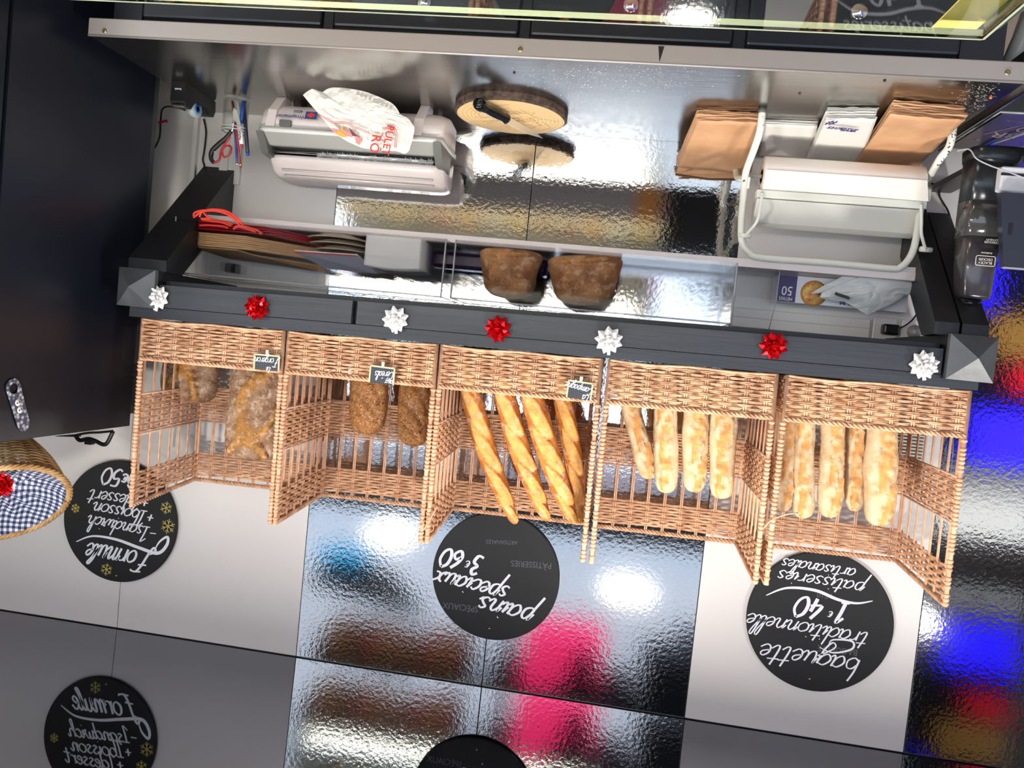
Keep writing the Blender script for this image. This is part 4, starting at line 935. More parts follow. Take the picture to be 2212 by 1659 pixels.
# red gift bags with cord handles
REDP = mat('red_gift_bag', (150, 14, 30), .18, coat=.5)
for i in range(4):
    z = ZS + .001 + i * .0065; C4 = [(1.275 - i * .008, -.245, z), (1.03 - i * .012, -.25, z), (.87 - i * .01, -.09, z + .008), (1.24, -.10, z + .008)]
    bag_sheet([C4[0], C4[1], C4[2], C4[3]], .0035, 'red_gift_bag', REDP, 'shiny red gift bag lying flat under the cord handles' if i == 3 else 'shiny red gift bag below the topmost one in the bin', 'bag', 'red gift bags in the bin', 100 + i, ru=.001, jit=.004)
CORD = mat('red_cord', (232, 66, 50), .5)
top = [o for o in S.objects if o.get('label', '') == 'shiny red gift bag lying flat under the cord handles'][0]
bpy.context.view_layer.update()
loops = [[(490, 190), (485, 130), (560, 95), (700, 85), (870, 110), (1000, 180), (1130, 270)], [(500, 170), (580, 110), (720, 75), (900, 95), (1030, 170), (1150, 290)],
         [(560, 180), (600, 105), (760, 95), (900, 130), (1010, 200), (1100, 290)], [(580, 200), (640, 200), (760, 215), (900, 240), (1000, 280)], [(560, 290), (640, 285), (760, 290), (860, 300), (940, 325)],
         [(590, 215), (700, 230), (860, 250), (980, 300)], [(1010, 330), (1060, 295), (1160, 310), (1300, 345), (1400, 400)], [(1030, 310), (1100, 290), (1240, 325), (1340, 360), (1370, 410)], [(1010, 340), (1080, 310), (1200, 340), (1310, 380)], [(610, 110), (640, 150), (700, 200)]]
for i, L in enumerate(loops):
    pts = [at(*z3(*p), 'Y', -.272 if p[1] < 215 else -.258) for p in L]
    B().tube(crom(pts, 5), .0030, 7).build('cord_handle', CORD, top)
# kraft bags, bottoms folded
random.seed(12)
for i in range(7):
    z = ZS + .032 + i * .0058; dx = random.uniform(-.004, .004)
    C4 = [(1.262 + dx, -.235, z), (1.085 + dx, -.24, z), (.905, -.10, z + .006 - i * .001), (1.22, -.09, z)]
    bag_sheet(C4, .0046, 'kraft_bag', KRAFTE, 'top flat kraft bag of the block in the fridge-end bin' if i == 6 else 'flat kraft bag within the block in the fridge-end bin', 'bag', 'kraft bags in the bin', 120 + i, ru=.0007, jit=.002)
b = B(); q = [(1.11, -.236, ZS + .073), (1.26, -.232, ZS + .073), (1.22, -.08, ZS + .085), (.91, -.075, ZS + .10), (.905, -.09, ZS + .085), (1.07, -.2, ZS + .08)]
b.prism(q, (0, 0, .004)); solo(b, 'kraft_bag', KRAFTD, 'dark folded kraft bag lying on top of the block in the bin', 'bag', 'kraft bags in the bin')
# plates
for i, (z, r, x) in enumerate(((ZS + .001, .098, .828), (ZS + .017, .096, .822), (ZS + .034, .088, .812))):
    t = thing('paper_plate', (x, -.155, z), ('lowest', 'middle', 'topmost')[i] + ' of the beige rimmed plates stacked in the bin', 'plate', 'stacked beige plates')
    B().lathe([(0, .0), (r * .62, 0), (r * .7, .004), (r * .95, .011), (r, .012), (r * .96, .0145), (r * .7, .0075), (r * .6, .003), (0, .003)], 48).build('plate_body', mat('plate_kraft', (150, 132, 110), .5, c2=(188, 172, 148), vscale=6), t, local=True)
# notebook
t = thing('notebook', (.855, -.2, ZS + .055), 'squared white notebook with a red spiral edge resting on the plates', 'notebook')
N4 = [at(*z3(1825, 600), 'Y', -.22), at(772, 549, 'Y', -.22), at(812, 592, 'Y', -.08), at(745, 580, 'Y', -.06), at(*z3(2200, 800), 'Y', -.12)]
N4 = [at(637, 540, 'Y', -.225), at(772, 549, 'Y', -.215), at(814, 588, 'Y', -.12), at(705, 577, 'Y', -.12)]
for k, (mm, nm) in enumerate(((PAPER, 'page_block'), (mat('notebook_cover', (196, 196, 208), .5), 'cover'))):
    B().prism([p + Vector((0, 0, .004 * k)) for p in N4], (0, 0, .004 if k == 0 else .0012)).build(nm, mm, t)
B().tube([N4[0] + Vector((0, -.001, .005)), N4[1] + Vector((0, -.001, .005))], .0018, 6).build('red_margin', mat('print_red', (0, 0, 0)), t)
# napkins
t = thing('napkin_stack', (.645, -.15, ZS), 'square stack of white paper napkins in the bin beside the plates', 'napkins')
b = B(); nx, nz_ = 20, 26; vs = []
for j in range(nz_ + 1):
    for i in range(nx + 1):
        u, v = i / nx, j / nz_; vs.append((.722 - u * .162, -.252 - .0012 * fz((u * 3, v * 40, 0)) - .001 * fz((u * 8, v * 3, 1)) + .004 * (abs(u - .5) * 2) ** 4, ZS + v * (.084 + .006 * sin(u * 2.6 + .4))))
o_ = len(vs); vs += [(x, -.10, z) for x, y, z in vs]
w_ = nx + 1; fs = [(s * o_ + j * w_ + i, s * o_ + j * w_ + i + 1, s * o_ + (j + 1) * w_ + i + 1, s * o_ + (j + 1) * w_ + i) for s in (0, 1) for j in range(nz_) for i in range(nx)]
fs += [(j * w_ + i, j * w_ + i + 1, o_ + j * w_ + i + 1, o_ + j * w_ + i) for j in (0, nz_) for i in range(nx)] + [(j * w_ + i, (j + 1) * w_ + i, o_ + (j + 1) * w_ + i, o_ + j * w_ + i) for j in range(nz_) for i in (0, nx)]
b.add(vs, fs, True); b.build('napkins', PAPER, t)
# purple film carton behind, in the middle bin
b = B(); b.box(.565, .215, -.115, -.062, ZS + .012, ZS + .062, bev=.012); o = solo(b, 'foil_carton', mat('purple_gloss', (44, 24, 58), .2, coat=.5), 'dark purple glossy carton behind the loaves in the middle bin', 'carton')
# two loaves
def pain(xc, wd, lab, seed, lean):
    loaf(lab, 'pain', [(xc, -.185, ZS + .003), (xc + lean * .4, -.185, ZS + .05), (xc + lean, -.18, ZS + .139)], wd, .135, 'brown loaves in the middle bin', pw=6, sup=.72, rough=.006, seed=seed, nt=72, ns=64,
         prof=lambda t: 1.0 - .48 * max(0, t - .25) ** 1.4, pat=ridges([((-.5, .22), (.45, .3)), ((.1, .3), (.5, .7))], .07, .004, 1), nfreq=16)
pain(.313, .178, 'brown crusty loaf standing cut end down, nearer the fridge side of the bin', 21, .0)
pain(.108, .208, 'larger brown crusty loaf standing cut end down beside the smaller one', 22, -.01)
# clear flyer holder
t = thing('flyer_holder', (-.36, -.15, 1.2815), 'empty clear plastic flyer holder standing between the bin and the film carton', 'holder')
B().box(-.315, -.425, -.10, -.098, 1.2815, 1.45).build('back_panel', ACR, t); B().box(-.315, -.425, -.165, -.163, 1.2815, 1.36).build('front_panel', ACR, t)
for x in (-.315, -.425):
    B().box(x - .001, x + .001, -.165, -.098, 1.2815, 1.36).build('side_panel', ACR, t)
    B().tube([(x, -.165, 1.2815), (x, -.165, 1.36), (x, -.10, 1.45)], .0016, 6).build('edge', ACRE, t)
B().box(-.315, -.425, -.165, -.098, 1.2815, 1.284).build('bottom_panel', ACR, t)
# long film carton '50 METRES'
t = thing('film_carton', (-.60, -.07, ZS), 'long white and purple carton lettered 50 MÈTRES with a pizza picture', 'carton')
y0 = -.105
B().box(-.435, -.785, y0, -.045, ZS - .003, 1.358, bev=.001).build('box', mat('carton_white', (214, 216, 224), .35), t)
B().box(-.436, -.487, y0 - .0008, y0, ZS - .002, 1.357).build('printed_panel', mat('carton_purple', (50, 38, 92), .35), t)
text('50', .036, wallM(-.4625, y0 - .001, 1.325), CHALKW, t, sx=.85, depth=.0005); text('MÈTRES', .0125, wallM(-.461, y0 - .001, 1.348), CHALKW, t, depth=.0004, sx=.85)
pz = B().lathe([(.036, 0), (.036, .001), (0, .001)], 32, wallM(-.535, y0 - .001, 1.327)).build('pizza_picture', mat('pizza_crust', (196, 140, 70), .5), t)
B().lathe([(.031, 0), (.031, .0006), (0, .0006)], 32, wallM(-.535, y0 - .002, 1.327)).build('pizza_cheese', mat('pizza_cheese', (236, 204, 120), .5, c2=(206, 110, 70), vscale=70), pz)
text('ALUMINIUM', .020, wallM(-.655, y0 - .001, 1.345), NAVY, t, sx=.9)
# folded white plastic bags
z7 = lambda x, y: (1572 + x * .28933, 420 + y * .28933)
for i, (L, yy, lab) in enumerate((([(620, 740), (700, 690), (800, 640), (940, 572), (1200, 610), (1450, 652), (1440, 690), (1300, 680), (900, 690), (700, 740)], -.16, 'folded white plastic bag underneath, poking out past the carton'),
        ([(690, 770), (700, 735), (870, 660), (1000, 615), (1200, 635), (1460, 672), (1450, 705), (1415, 735), (1380, 750), (1320, 750), (1260, 800), (1040, 900), (960, 850), (870, 800), (760, 795)], -.175, 'folded white plastic bag with smudged print on the long carton'))):
    b, c = pillow([z7(*p) for p in L], lambda x, y: yy + .03 * (y - 590) / 90, .012, .004, seed=30 + i, fr=22)
    o = solo(b, 'plastic_bag', mat('white_poly', (206, 210, 210), .3, bump=(25, .002, 3)), lab, 'bag', 'folded white plastic bags')
    if i:
        for k in range(3): B().box(-.007, .007, 0, .001, -.004, .004, Matrix.Translation(at(*z7(820 + k * 35, 745 + k * 12), 'Y', -.186)) @ Matrix.Rotation(.3, 4, 'Y')).build('smudged_print', mat('print_dark', (0, 0, 0)), o)
# wall trunking, sockets, plugs
struct(B().box(-.336, -.722, -.018, -.0002, 1.378, 1.405, bev=.002).box(-.336, -.722, -.02, -.0002, 1.405, 1.434, bev=.002), 'trim_2', WHITE)
def socket(x, z, lab, plug=True):
    t = thing('wall_socket', (x, -.004, z - .03), lab, 'socket')
    B().box(x - .03, x + .036, -.012, -.0002, z - .034, z + .034, bev=.003).build('plate', mat('socket_white', (220, 216, 212), .3), t)
    if plug:
        p = B().box(x - .028, x + .016, -.045, -.013, z - .014, z + .016, bev=.006).build('plug', BLK, t)
    else:
        B().lathe([(.02, .001), (.019, .0005), (.0185, -.004), (0, -.004)], 24, frame((x, -.013, z), (1, 0, 0), (0, -1, 0))).build('socket_well', mat('socket_grey', (196, 190, 186), .4), t)
        for dx in (-.009, .009): B().lathe([(.0026, 0), (.0026, .001), (0, .001)], 10, frame((x + dx, -.0125, z + .004), (1, 0, 0), (0, -1, 0))).build('pin_hole', BLK, t)
        B().lathe([(.002, 0), (.002, .001), (0, .001)], 10, frame((x, -.0125, z), (1, 0, 0), (0, -1, 0))).build('earth_pin', mat('brass_nail', (0, 0, 0)), t)
socket(-.768, 1.402, 'white wall socket with a black adapter plugged in, beside the trunking'); socket(-.845, 1.402, 'empty round white socket half hidden by the left brace', False)
socket(1.235, 1.398, 'white socket with a black plug, seen through the fridge-end bin')
b = B().tube(crom([at(1935, 710, 'Y', -.035), at(1950, 706, 'Y', -.03), at(1970, 692, 'Y', -.05), at(1985, 670, 'Y', -.08)], 5), .0022, 6); solo(b, 'power_cord', BLK, 'thin black cord leaving the adapter toward the left brace', 'cord')
# cords on the wall at the fridge end
def cord(pts, r, lab, Y=-.008):
    b = B().tube(crom([at(x, y, 'Y', yy) for x, y, yy in pts], 6), r, 7); solo(b, 'power_cord', BLK, lab, 'cord', None)
cord([(400, 238, -.05), (385, 233, -.02), (362, 230, -.008), (350, 238, -.008), (347, 262, -.008), (345, 295, -.008), (335, 318, -.008), (322, 336, -.008), (318, 380, -.008), (315, 420, -.008)], .0028, 'black cord curving down the white wall past a scrap of red tape')
cord([(426, 256, -.008), (424, 300, -.008), (421, 350, -.008), (419, 396, -.008)], .0050, 'thick straight black cable rising behind the tape dispenser')
cord([(440, 257, -.008), (445, 285, -.008), (441, 325, -.008), (438, 345, -.008), (442, 362, -.008), (450, 420, -.02)], .0028, 'thin wavy black cable rising to the diagonal brace')
solo(B().prism([at(342, 262, 'Y', -.01), at(344, 268, 'Y', -.01), at(356, 264, 'Y', -.01), at(363, 265, 'Y', -.012), at(361, 258, 'Y', -.012), at(350, 261, 'Y', -.01)], (0, -.001, 0)), 'tape_scrap', mat('red_tape', (196, 30, 36), .4), 'small scrap of red tape stuck on the cord', 'tape')
struct(B().box(1.243, 1.283, -.012, -.0002, .906, 1.13, bev=.002).box(1.283, 1.312, -.016, -.0002, .906, 1.13, bev=.002), 'trim_3', WHITE)
struct(B().box(1.395, 1.41, -.018, -.0002, .0, 2.0, bev=.002), 'trim_4', WHITE)
# clear bag with ribbed board leaning behind the last basket
t = thing('ribbed_tray', (-.85, -.04, 1.70), 'white ribbed tray in clear wrap behind the end basket', 'tray')
b = B().box(-.795, -.905, -.022, -.016, 1.66, 1.86)
b.build('backing', mat('tray_backing', (130, 126, 118), .6), t); b = B()
for k in range(20): b.tube([(-.797, -.026, 1.668 + k * .0097), (-.903, -.026, 1.668 + k * .0097)], .0032, 6)
o = b.build('ribs', mat('tray_ribs', (214, 206, 192), .35), t); o['kind'] = 'stuff'
B().tube(crom([at(2068, 880, 'Y', -.03), at(2078, 920, 'Y', -.03), at(2078, 990, 'Y', -.03), at(2070, 1050, 'Y', -.03), at(2064, 1090, 'Y', -.03)], 6), .0012, 6).build('wrap_edge', ACRE, t)
solo(B().box(*[v for v in (-.772, -.790)], -.03, -.022, 1.668, 1.692, bev=.002), 'green_clip', mat('clip_green', (40, 120, 80), .4), 'small green and grey square tag beside the ribbed tray', 'tag')
# ================================================================= fridge at the right end (upright view)
t = thing('refrigerator', (1.6, -.5, 0), 'tall black refrigerator standing at the end of the steel worktop', 'refrigerator')
xa, xb = 1.392, 2.0
B().prism([(xa, -.255, .0), (xa + .022, -.755, .0), (xb, -.755, 0), (xb, -.255, 0)], (0, 0, 1.905)).build('cabinet_body', FRIDGE, t)
B().box(xa + .022, xb, -.823, -.762, .05, 1.905, bev=.006).build('door', FRIDGE, t)
B().box(xa + .045, xb, -.764, -.754, .05, 1.90).build('door_gasket', mat('gasket', (14, 14, 16), .6), t)
B().box(xa + .012, xb - .03, -.256, -.215, .04, 1.872, bev=.003).build('rear_panel', mat('fridge_rear', (60, 62, 64), .5, var=.2, vscale=9), t)
# bottle opener magnet
t = thing('bottle_opener', (1.40, -.62, 1.77), 'flat bottle opener with grey skull print stuck to the black fridge side', 'opener')
op = bpy.data.materials.new('opener_print'); op.use_nodes = True; nt = op.node_tree; bs = nt.nodes['Principled BSDF']; bs.inputs['Roughness'].default_value = .35
v = nt.nodes.new('ShaderNodeTexVoronoi'); v.inputs['Scale'].default_value = 95; tc = nt.nodes.new('ShaderNodeTexCoord'); nt.links.new(tc.outputs['Object'], v.inputs[0]); cr = nt.nodes.new('ShaderNodeValToRGB'); cr.color_ramp.elements[0].color = lin((210, 210, 214)); cr.color_ramp.elements[1].color = lin((60, 64, 84)); cr.color_ramp.elements[1].position = .55; nt.links.new(v.outputs[0], cr.inputs[0]); nt.links.new(cr.outputs[0], bs.inputs['Base Color'])
def fr(px, py, off=.0): 
    # the fridge side is slightly turned: x = xa + .044*(-(y)-.255)
    d = RC @ Vector(((px - CX) / FP, -(py - CY) / FP, -1)); k = .044
    tt = (xa - off - .255 * k - k * CP.y - CP.x) / (d.x + k * d.y); return CP + d * tt
a, e = fr(28, 836, .003), fr(50, 914, .003); ax = (e - a).normalized(); n = Vector((-1, -.044, 0)).normalized(); sd = ax.cross(n).normalized(); L = (e - a).length
out = []; hw = .0205
for k in range(13): q = pi * k / 12; out.append(a + sd * hw * cos(q) - ax * hw * sin(q))
for k in range(13): q = pi * k / 12; out.append(e - sd * hw * .85 * cos(q) + ax * hw * sin(q))
b = B(); N = len(out); hole = [a + ax * .004 + sd * .0125 * cos(2 * pi * k / 16) - ax * .013 * sin(2 * pi * k / 16) for k in range(16)]
bm = bmesh.new(); V = [bm.verts.new(p) for p in out]; Hh = [bm.verts.new(p) for p in hole]
E1 = [bm.edges.new((V[i], V[(i + 1) % N])) for i in range(N)] + [bm.edges.new((Hh[i], Hh[(i + 1) % 16])) for i in range(16)]
bmesh.ops.triangle_fill(bm, edges=E1, use_beauty=True); r = bmesh.ops.extrude_face_region(bm, geom=bm.faces[:]); bmesh.ops.translate(bm, vec=n * .002, verts=[g for g in r['geom'] if isinstance(g, bmesh.types.BMVert)])
b.bm(bm); b.build('opener_blade', op, t)
for s, p_ in ((1, .62), (1, .42)):
    c = a.lerp(e, p_) + n * .0024; B().lathe([(.009, 0), (.009, .0005), (0, .0005)], 16, frame(c, sd, n)).build('skull_print', mat('skull_light', (214, 214, 216), .4), t)
    for k in (-1, 1): B().lathe([(.002, 0), (.002, .0004), (0, .0004)], 8, frame(c + sd * k * .0035 + n * .0006, sd, n)).build('eye_print', BLK, t)
# dark plastic goggles-like clamp on the fridge top
t = thing('plastic_clamp', (1.44, -.34, 1.905), 'black plastic clamp lying on top of the refrigerator edge', 'clamp')
A = lambda x, y: at(x, y, 'Y', -.27)
B().prism([A(117, 942), A(165, 938), A(165, 944), A(125, 943)], (0, .02, 0)).build('tongue', BLK, t)
B().tube(crom([A(163, 940), A(172, 951), A(190, 948), A(205, 952), A(222, 960), A(232, 956), A(244, 932)], 5), .0062, 8).build('arm', BLK, t)
B().tube(crom([A(163, 940), A(190, 935), A(215, 934), A(244, 931)], 4), .0035, 8).build('arm', BLK, t)
B().box(-.010, .010, -.01, .01, -.004, .009, Matrix.Translation(A(194, 953))).build('latch', BLK, t)
# ---- wicker basket with gingham lining, tilted on the fridge
AX = Vector((-.60, -.46, .64)).normalized(); OC = at(22, 1082, 'Y', -.50) + Vector((.02, 0, .01)); RB = .150
ux = AX.cross(Vector((0, 0, 1))).normalized(); uy = AX.cross(ux).normalized()
ux, uy = ux * 1, uy
base_ = OC - AX * .19
t = thing('lined_basket', (base_.x, base_.y, 1.906), 'round wicker basket lined with blue gingham, tipped on top of the refrigerator', 'basket')
def ringp(c, r, k, n): return c + (ux * cos(2 * pi * k / n) + uy * sin(2 * pi * k / n)) * r
b = B(); random.seed(8)
for i in range(30):
    f = i / 29; c = OC - AX * (.006 + .175 * f); r = RB * (1 - .38 * f ** 1.6); n = 96; ph = (i % 2) * pi
    b.tube([ringp(c + AX * random.uniform(-.0006, .0006), r + .004 * cos(2 * pi * k / n * 11 + ph), k, n) for k in range(n)], .0034, 5, closed=True)
o = b.build('woven_wall', WICKP, t); o['kind'] = 'stuff'
for k in range(22):
    B().tube([ringp(OC - AX * .002, RB, k, 22), ringp(OC - AX * .07, RB * .93, k, 22), ringp(OC - AX * .185, RB * .62, k, 22)], .0036, 6).build('stake', WICKP, t)
b = B()
for s in range(4):
    ph = pi / 2 * s; n = 150
    b.tube([ringp(OC + AX * .005 * sin(ph + 2 * pi * 16 * k / n), RB + .006 + .0055 * cos(ph + 2 * pi * 16 * k / n), k, n) for k in range(n)], .0042, 6, closed=True)
b.build('braided_rim', WICKP, t)
gm = bpy.data.materials.new('gingham_cloth'); gm.use_nodes = True; nt = gm.node_tree; bs = nt.nodes['Principled BSDF']; bs.inputs['Roughness'].default_value = .85
uvn = nt.nodes.new('ShaderNodeAttribute'); uvn.attribute_name = 'check'; sep = nt.nodes.new('ShaderNodeSeparateXYZ'); nt.links.new(uvn.outputs['Vector'], sep.inputs[0]); outs = []
for k in (0, 1):
    m1 = nt.nodes.new('ShaderNodeMath'); m1.operation = 'FRACT'; nt.links.new(sep.outputs[k], m1.inputs[0]); m2 = nt.nodes.new('ShaderNodeMath'); m2.operation = 'GREATER_THAN'; m2.inputs[1].default_value = .5; nt.links.new(m1.outputs[0], m2.inputs[0]); outs.append(m2.outputs[0])
ad = nt.nodes.new('ShaderNodeMath'); ad.operation = 'ADD'; nt.links.new(outs[0], ad.inputs[0]); nt.links.new(outs[1], ad.inputs[1]); hf = nt.nodes.new('ShaderNodeMath'); hf.operation = 'MULTIPLY'; hf.inputs[1].default_value = .5; nt.links.new(ad.outputs[0], hf.inputs[0])
cr = nt.nodes.new('ShaderNodeValToRGB'); cr.color_ramp.interpolation = 'CONSTANT'; e_ = cr.color_ramp.elements; e_[0].color = lin((216, 216, 224)); e_[1].position = .4; e_[1].color = lin((112, 122, 150)); x_ = e_.new(.8); x_.color = lin((30, 38, 70)); nt.links.new(hf.outputs[0], cr.inputs[0]); nt.links.new(cr.outputs[0], bs.inputs['Base Color'])
b = B(); n, rg = 64, 22; vs = []; uv = []
for r in range(rg + 1):
    for k in range(n):
        f = r / rg; rr = RB * .985 * (1 - f); p = ringp(OC, rr, k, n); dip = .055 * sin(f * pi / 2) ** .8 + .006 * sin(k * 2 * pi / n * 13) * sin(f * pi) + .004 * fz(p * 30)
        vs.append(p - AX * dip); q = p - OC; uv.append((q.dot(ux) / .0135 + .25 * sin(q.dot(uy) * 40), q.dot(uy) / .0135 + .25 * sin(q.dot(ux) * 45), 0))
b.add(vs, [(r * n + k, r * n + (k + 1) % n, (r + 1) * n + (k + 1) % n, (r + 1) * n + k) for r in range(rg) for k in range(n)], True)
o = b.build('gingham_lining', gm, t); at_ = o.data.attributes.new('check', 'FLOAT_VECTOR', 'POINT'); at_.data.foreach_set('vector', [c for u in uv for c in u])
bw = at(12, 1046, 'Y', -.56); bow(bw, REDF, 'red foil bow pinned to the gingham lining on the fridge basket', 'red foil bow on the lined basket', 77, 0)
# ================================================================= clutter at the left end (upright view)
t = thing('side_table', (-1.25, -.3, 0), 'low dark side table beyond the left end of the worktop', 'table')
B().box(-.84, -1.9, -.52, -.02, .80, .825).build('table_top', BLK, t)
for x in (-.87, -1.87):
    for y in (-.49, -.05): B().box(x - .02, x + .02, y - .02, y + .02, 0, .80).build('leg', BLK, t)
t = thing('sign_box', (-1.1, -.2, .825), 'dark maroon printed board in a clear plastic tray on the side table', 'box')
zt_ = .885
fl, frr, bl = Vector((-.845, -.372, zt_)), Vector((-1.25, -.372, zt_)), Vector((-.845, -.04, zt_))
B().box(-.845, -1.28, -.372, -.03, .826, .845).build('tray_bottom', BLK, t)
B().prism([(-.862, -.352, zt_ - .004), (-1.28, -.352, zt_ - .004), (-1.28, -.04, zt_ - .004), (-.862, -.04, zt_ - .004)], (0, 0, .004)).build('printed_board', mat('maroon_print', (46, 26, 34), .25), t)
b = B().box(-.842, -1.28, -.375, -.371, .826, zt_ + .006).box(-.842, -.846, -.371, -.03, .826, zt_ + .006); b.build('clear_side', mat('smoked_clear', (90, 92, 92), .08, trans=.5, alpha=.7), t)
B().tube([(-.844, -.03, zt_ + .006), (-.844, -.373, zt_ + .006), (-1.28, -.373, zt_ + .006)], .003, 6).build('tray_edge', mat('tray_edge', (150, 152, 148), .15), t)
SIL = mat('silver_print', (146, 130, 122), .4)
for body, px, py, sz, an in (('BR', 2172, 292, .060, .06), ('O', 2216, 280, .056, .06), ('CO.', 2190, 262, .022, .0), ('v', 2110, 302, .03, .2), ('pi', 2204, 318, .024, 0)):
    text(body, sz, frame(at(px, py, 'Z', zt_ + .0004), (1, 0, 0), (0, 0, 1)), SIL, t)
for dz in (0,): B().ribbon([at(2125, 290, 'Z', zt_ + .0006), at(2200, 272, 'Z', zt_ + .0006)], .003, (0, 0, 1), .0003).build('printed_line', SIL, t)
p0, p1_ = at(2113, 326, 'Z', zt_ + .008), at(2150, 308, 'Z', zt_ + .008); p2_ = at(2225, 284, 'Z', zt_ + .008)
t = thing('ballpoint_pen', p0, 'clear ballpoint pen with a bright blue cap on the maroon board', 'pen')
B().tube([p0, p0.lerp(p1_, .25), p1_], [.0018, .0045, .0042], 8).build('cap', mat('cap_blue', (20, 60, 225), .3), t); B().tube([p1_, p2_], .0034, 8).build('barrel', mat('pen_clear', (190, 192, 196), .15, trans=.3), t)
# hand vacuum on its dock
t = thing('hand_vacuum', (-.855, -.33, .90), 'black cordless hand vacuum standing upright in its dock beside the left brace', 'vacuum cleaner')
def vloft(rows, nm, m, sup=4, par=None):
    b = B(); n = 28; vs = []
    for (x, y, z, w_, d_) in rows:
        for k in range(n):
            a_ = 2 * pi * k / n; c_, s_ = cos(a_), sin(a_); e = 2 / sup
            vs.append((x + w_ / 2 * math.copysign(abs(c_) ** e, c_), y + d_ / 2 * math.copysign(abs(s_) ** e, s_), z))
    R = len(rows); b.add(vs, [(i * n + k, i * n + (k + 1) % n, (i + 1) * n + (k + 1) % n, (i + 1) * n + k) for i in range(R - 1) for k in range(n)] + [tuple(range(n)), tuple(range((R - 1) * n, R * n))], True)
    return b.build(nm, m, par or t)
B().box(-.90, -.84, -.29, -.002, .985, 1.0).build('wall_arm', BLK, t)
vloft([(-.858, -.33, .972, .12, .10), (-.858, -.33, .998, .115, .10), (-.856, -.33, 1.01, .10, .09)], 'dock', mat('dock_black', (34, 38, 42), .25))
vloft([(-.848, -.335, 1.0, .098, .08), (-.848, -.335, 1.10, .096, .085)], 'nozzle', mat('nozzle_black', (36, 40, 44), .25))
vloft([(-.846, -.335, 1.10, .094, .084), (-.846, -.335, 1.185, .09, .082)], 'dust_bowl', mat('smoked_bowl', (70, 70, 70), .08, trans=.25, coat=.5))
vloft([(-.846, -.335, 1.185, .088, .08), (-.847, -.335, 1.26, .078, .075), (-.85, -.335, 1.325, .07, .066), (-.851, -.335, 1.332, .06, .056)], 'motor_body', mat('vac_grey', (58, 56, 60), .22, coat=.3))
vloft([(-.845, -.33, 1.332, .05, .05), (-.845, -.33, 1.35, .044, .044), (-.85, -.33, 1.375, .02, .02)], 'handle_end', BLKG)
vf = -.3785
st = B().box(-.893, -.853, vf - .001, vf, 1.022, 1.066, bev=.0004).build('sticker', mat('sticker_red', (226, 84, 56), .5), t)
B().box(-.890, -.856, vf - .0016, vf - .001, 1.026, 1.063).build('sticker_face', PAPER, st)
B().prism([(-.865, vf - .0022, 1.030), (-.881, vf - .0022, 1.030), (-.878, vf - .0022, 1.056), (-.868, vf - .0022, 1.056)], (0, .0005, 0)).build('sticker_drawing', mat('print_grey', (0, 0, 0)), st)
LP = mat('logo_print', (206, 200, 196), .5)
text('BLACK+', .0085, wallM(-.852, vf + .002, 1.248), LP, t); text('DECKER', .0085, wallM(-.852, vf + .002, 1.240), LP, t)
b = B(); b.tube([(-.852 + x, vf + .002, 1.2435 + z) for x, z in rrect(.043, .023, .004)], .0009, 6, closed=True); b.build('logo_frame', LP, t)
text('dustbuster', .006, wallM(-.852, vf + .001, 1.225), LP, t); text('CORDLESS', .0068, wallM(-.86, vf + .0005, 1.199), LP, t); text('LITHIUM', .0068, wallM(-.86, vf, 1.193), LP, t)
# grey lead
solo(B().tube(crom([at(2068, 326, 'Y', -.40), at(2088, 322, 'Y', -.42), at(2098, 326, 'Y', -.43), at(2110, 343, 'Y', -.44), at(2140, 358, 'Y', -.44), at(2175, 370, 'Y', -.44), at(2214, 385, 'Y', -.44)], 6), .0018, 6), 'charging_lead', mat('lead_grey', (170, 170, 176), .4), 'thin grey lead crossing in front of the vacuum dock', 'cord')
solo(B().tube(crom([at(2012, 396, 'Y', -.01), at(2028, 405, 'Y', -.01), at(2030, 425, 'Y', -.01), at(2046, 452, 'Y', -.01), at(2051, 465, 'Y', -.03)], 6), .0028, 6), 'power_cord', BLK, 'black cord winding up the white wall behind the roll holder', 'cord')
# dark till screen, printer
t = thing('till_screen', (-.95, -.42, .826), 'dark rectangular till screen seen from behind at the far edge', 'screen')
q = [at(2162, 415, 'Y', -.42), at(2168, 577, 'Y', -.42), at(2260, 584, 'Y', -.42), at(2260, 420, 'Y', -.42)]
B().prism(q, (0, .02, 0)).build('panel', mat('screen_navy', (38, 42, 54), .35), t)
q2 = [at(2168, 576, 'Y', -.421), at(2168, 579, 'Y', -.421), at(2260, 586, 'Y', -.421), at(2260, 583, 'Y', -.421)]
B().prism(q2, (0, .01, 0)).build('bezel', PLASG, t)
B().box(-.874, -.882, -.4215, -.42, 1.16, 1.186).build('slot', BLK, t)
B().box(-.93, -.98, -.405, -.39, .84, 1.10).build('stand', BLK, t); B().box(-.88, -1.02, -.45, -.35, .8255, .84).build('stand_base', BLK, t)
t = thing('receipt_printer', (-.97, -.36, .826), 'white till printer with a black slot below the dark screen', 'printer')
a_ = at(2166, 358, 'Y', -.40); c_ = at(2168, 412, 'Y', -.40)
B().box(a_.x, a_.x - .12, -.40, -.36, a_.z, c_.z, bev=.004).build('casing', mat('printer_white', (214, 214, 218), .35), t)
B().box(a_.x + .001, a_.x - .12, -.4015, -.399, a_.z + .016, a_.z + .022).build('paper_slot', BLK, t)
# wooden crate edge and white pipe beyond the worktop
solo(B().tube([at(2225, 30, 'Y', -.20), at(2208, 80, 'Y', -.20), at(2178, 150, 'Y', -.20)], .022, 12), 'white_pipe', TUBE, 'slanting white pipe beyond the left end of the worktop', 'pipe')
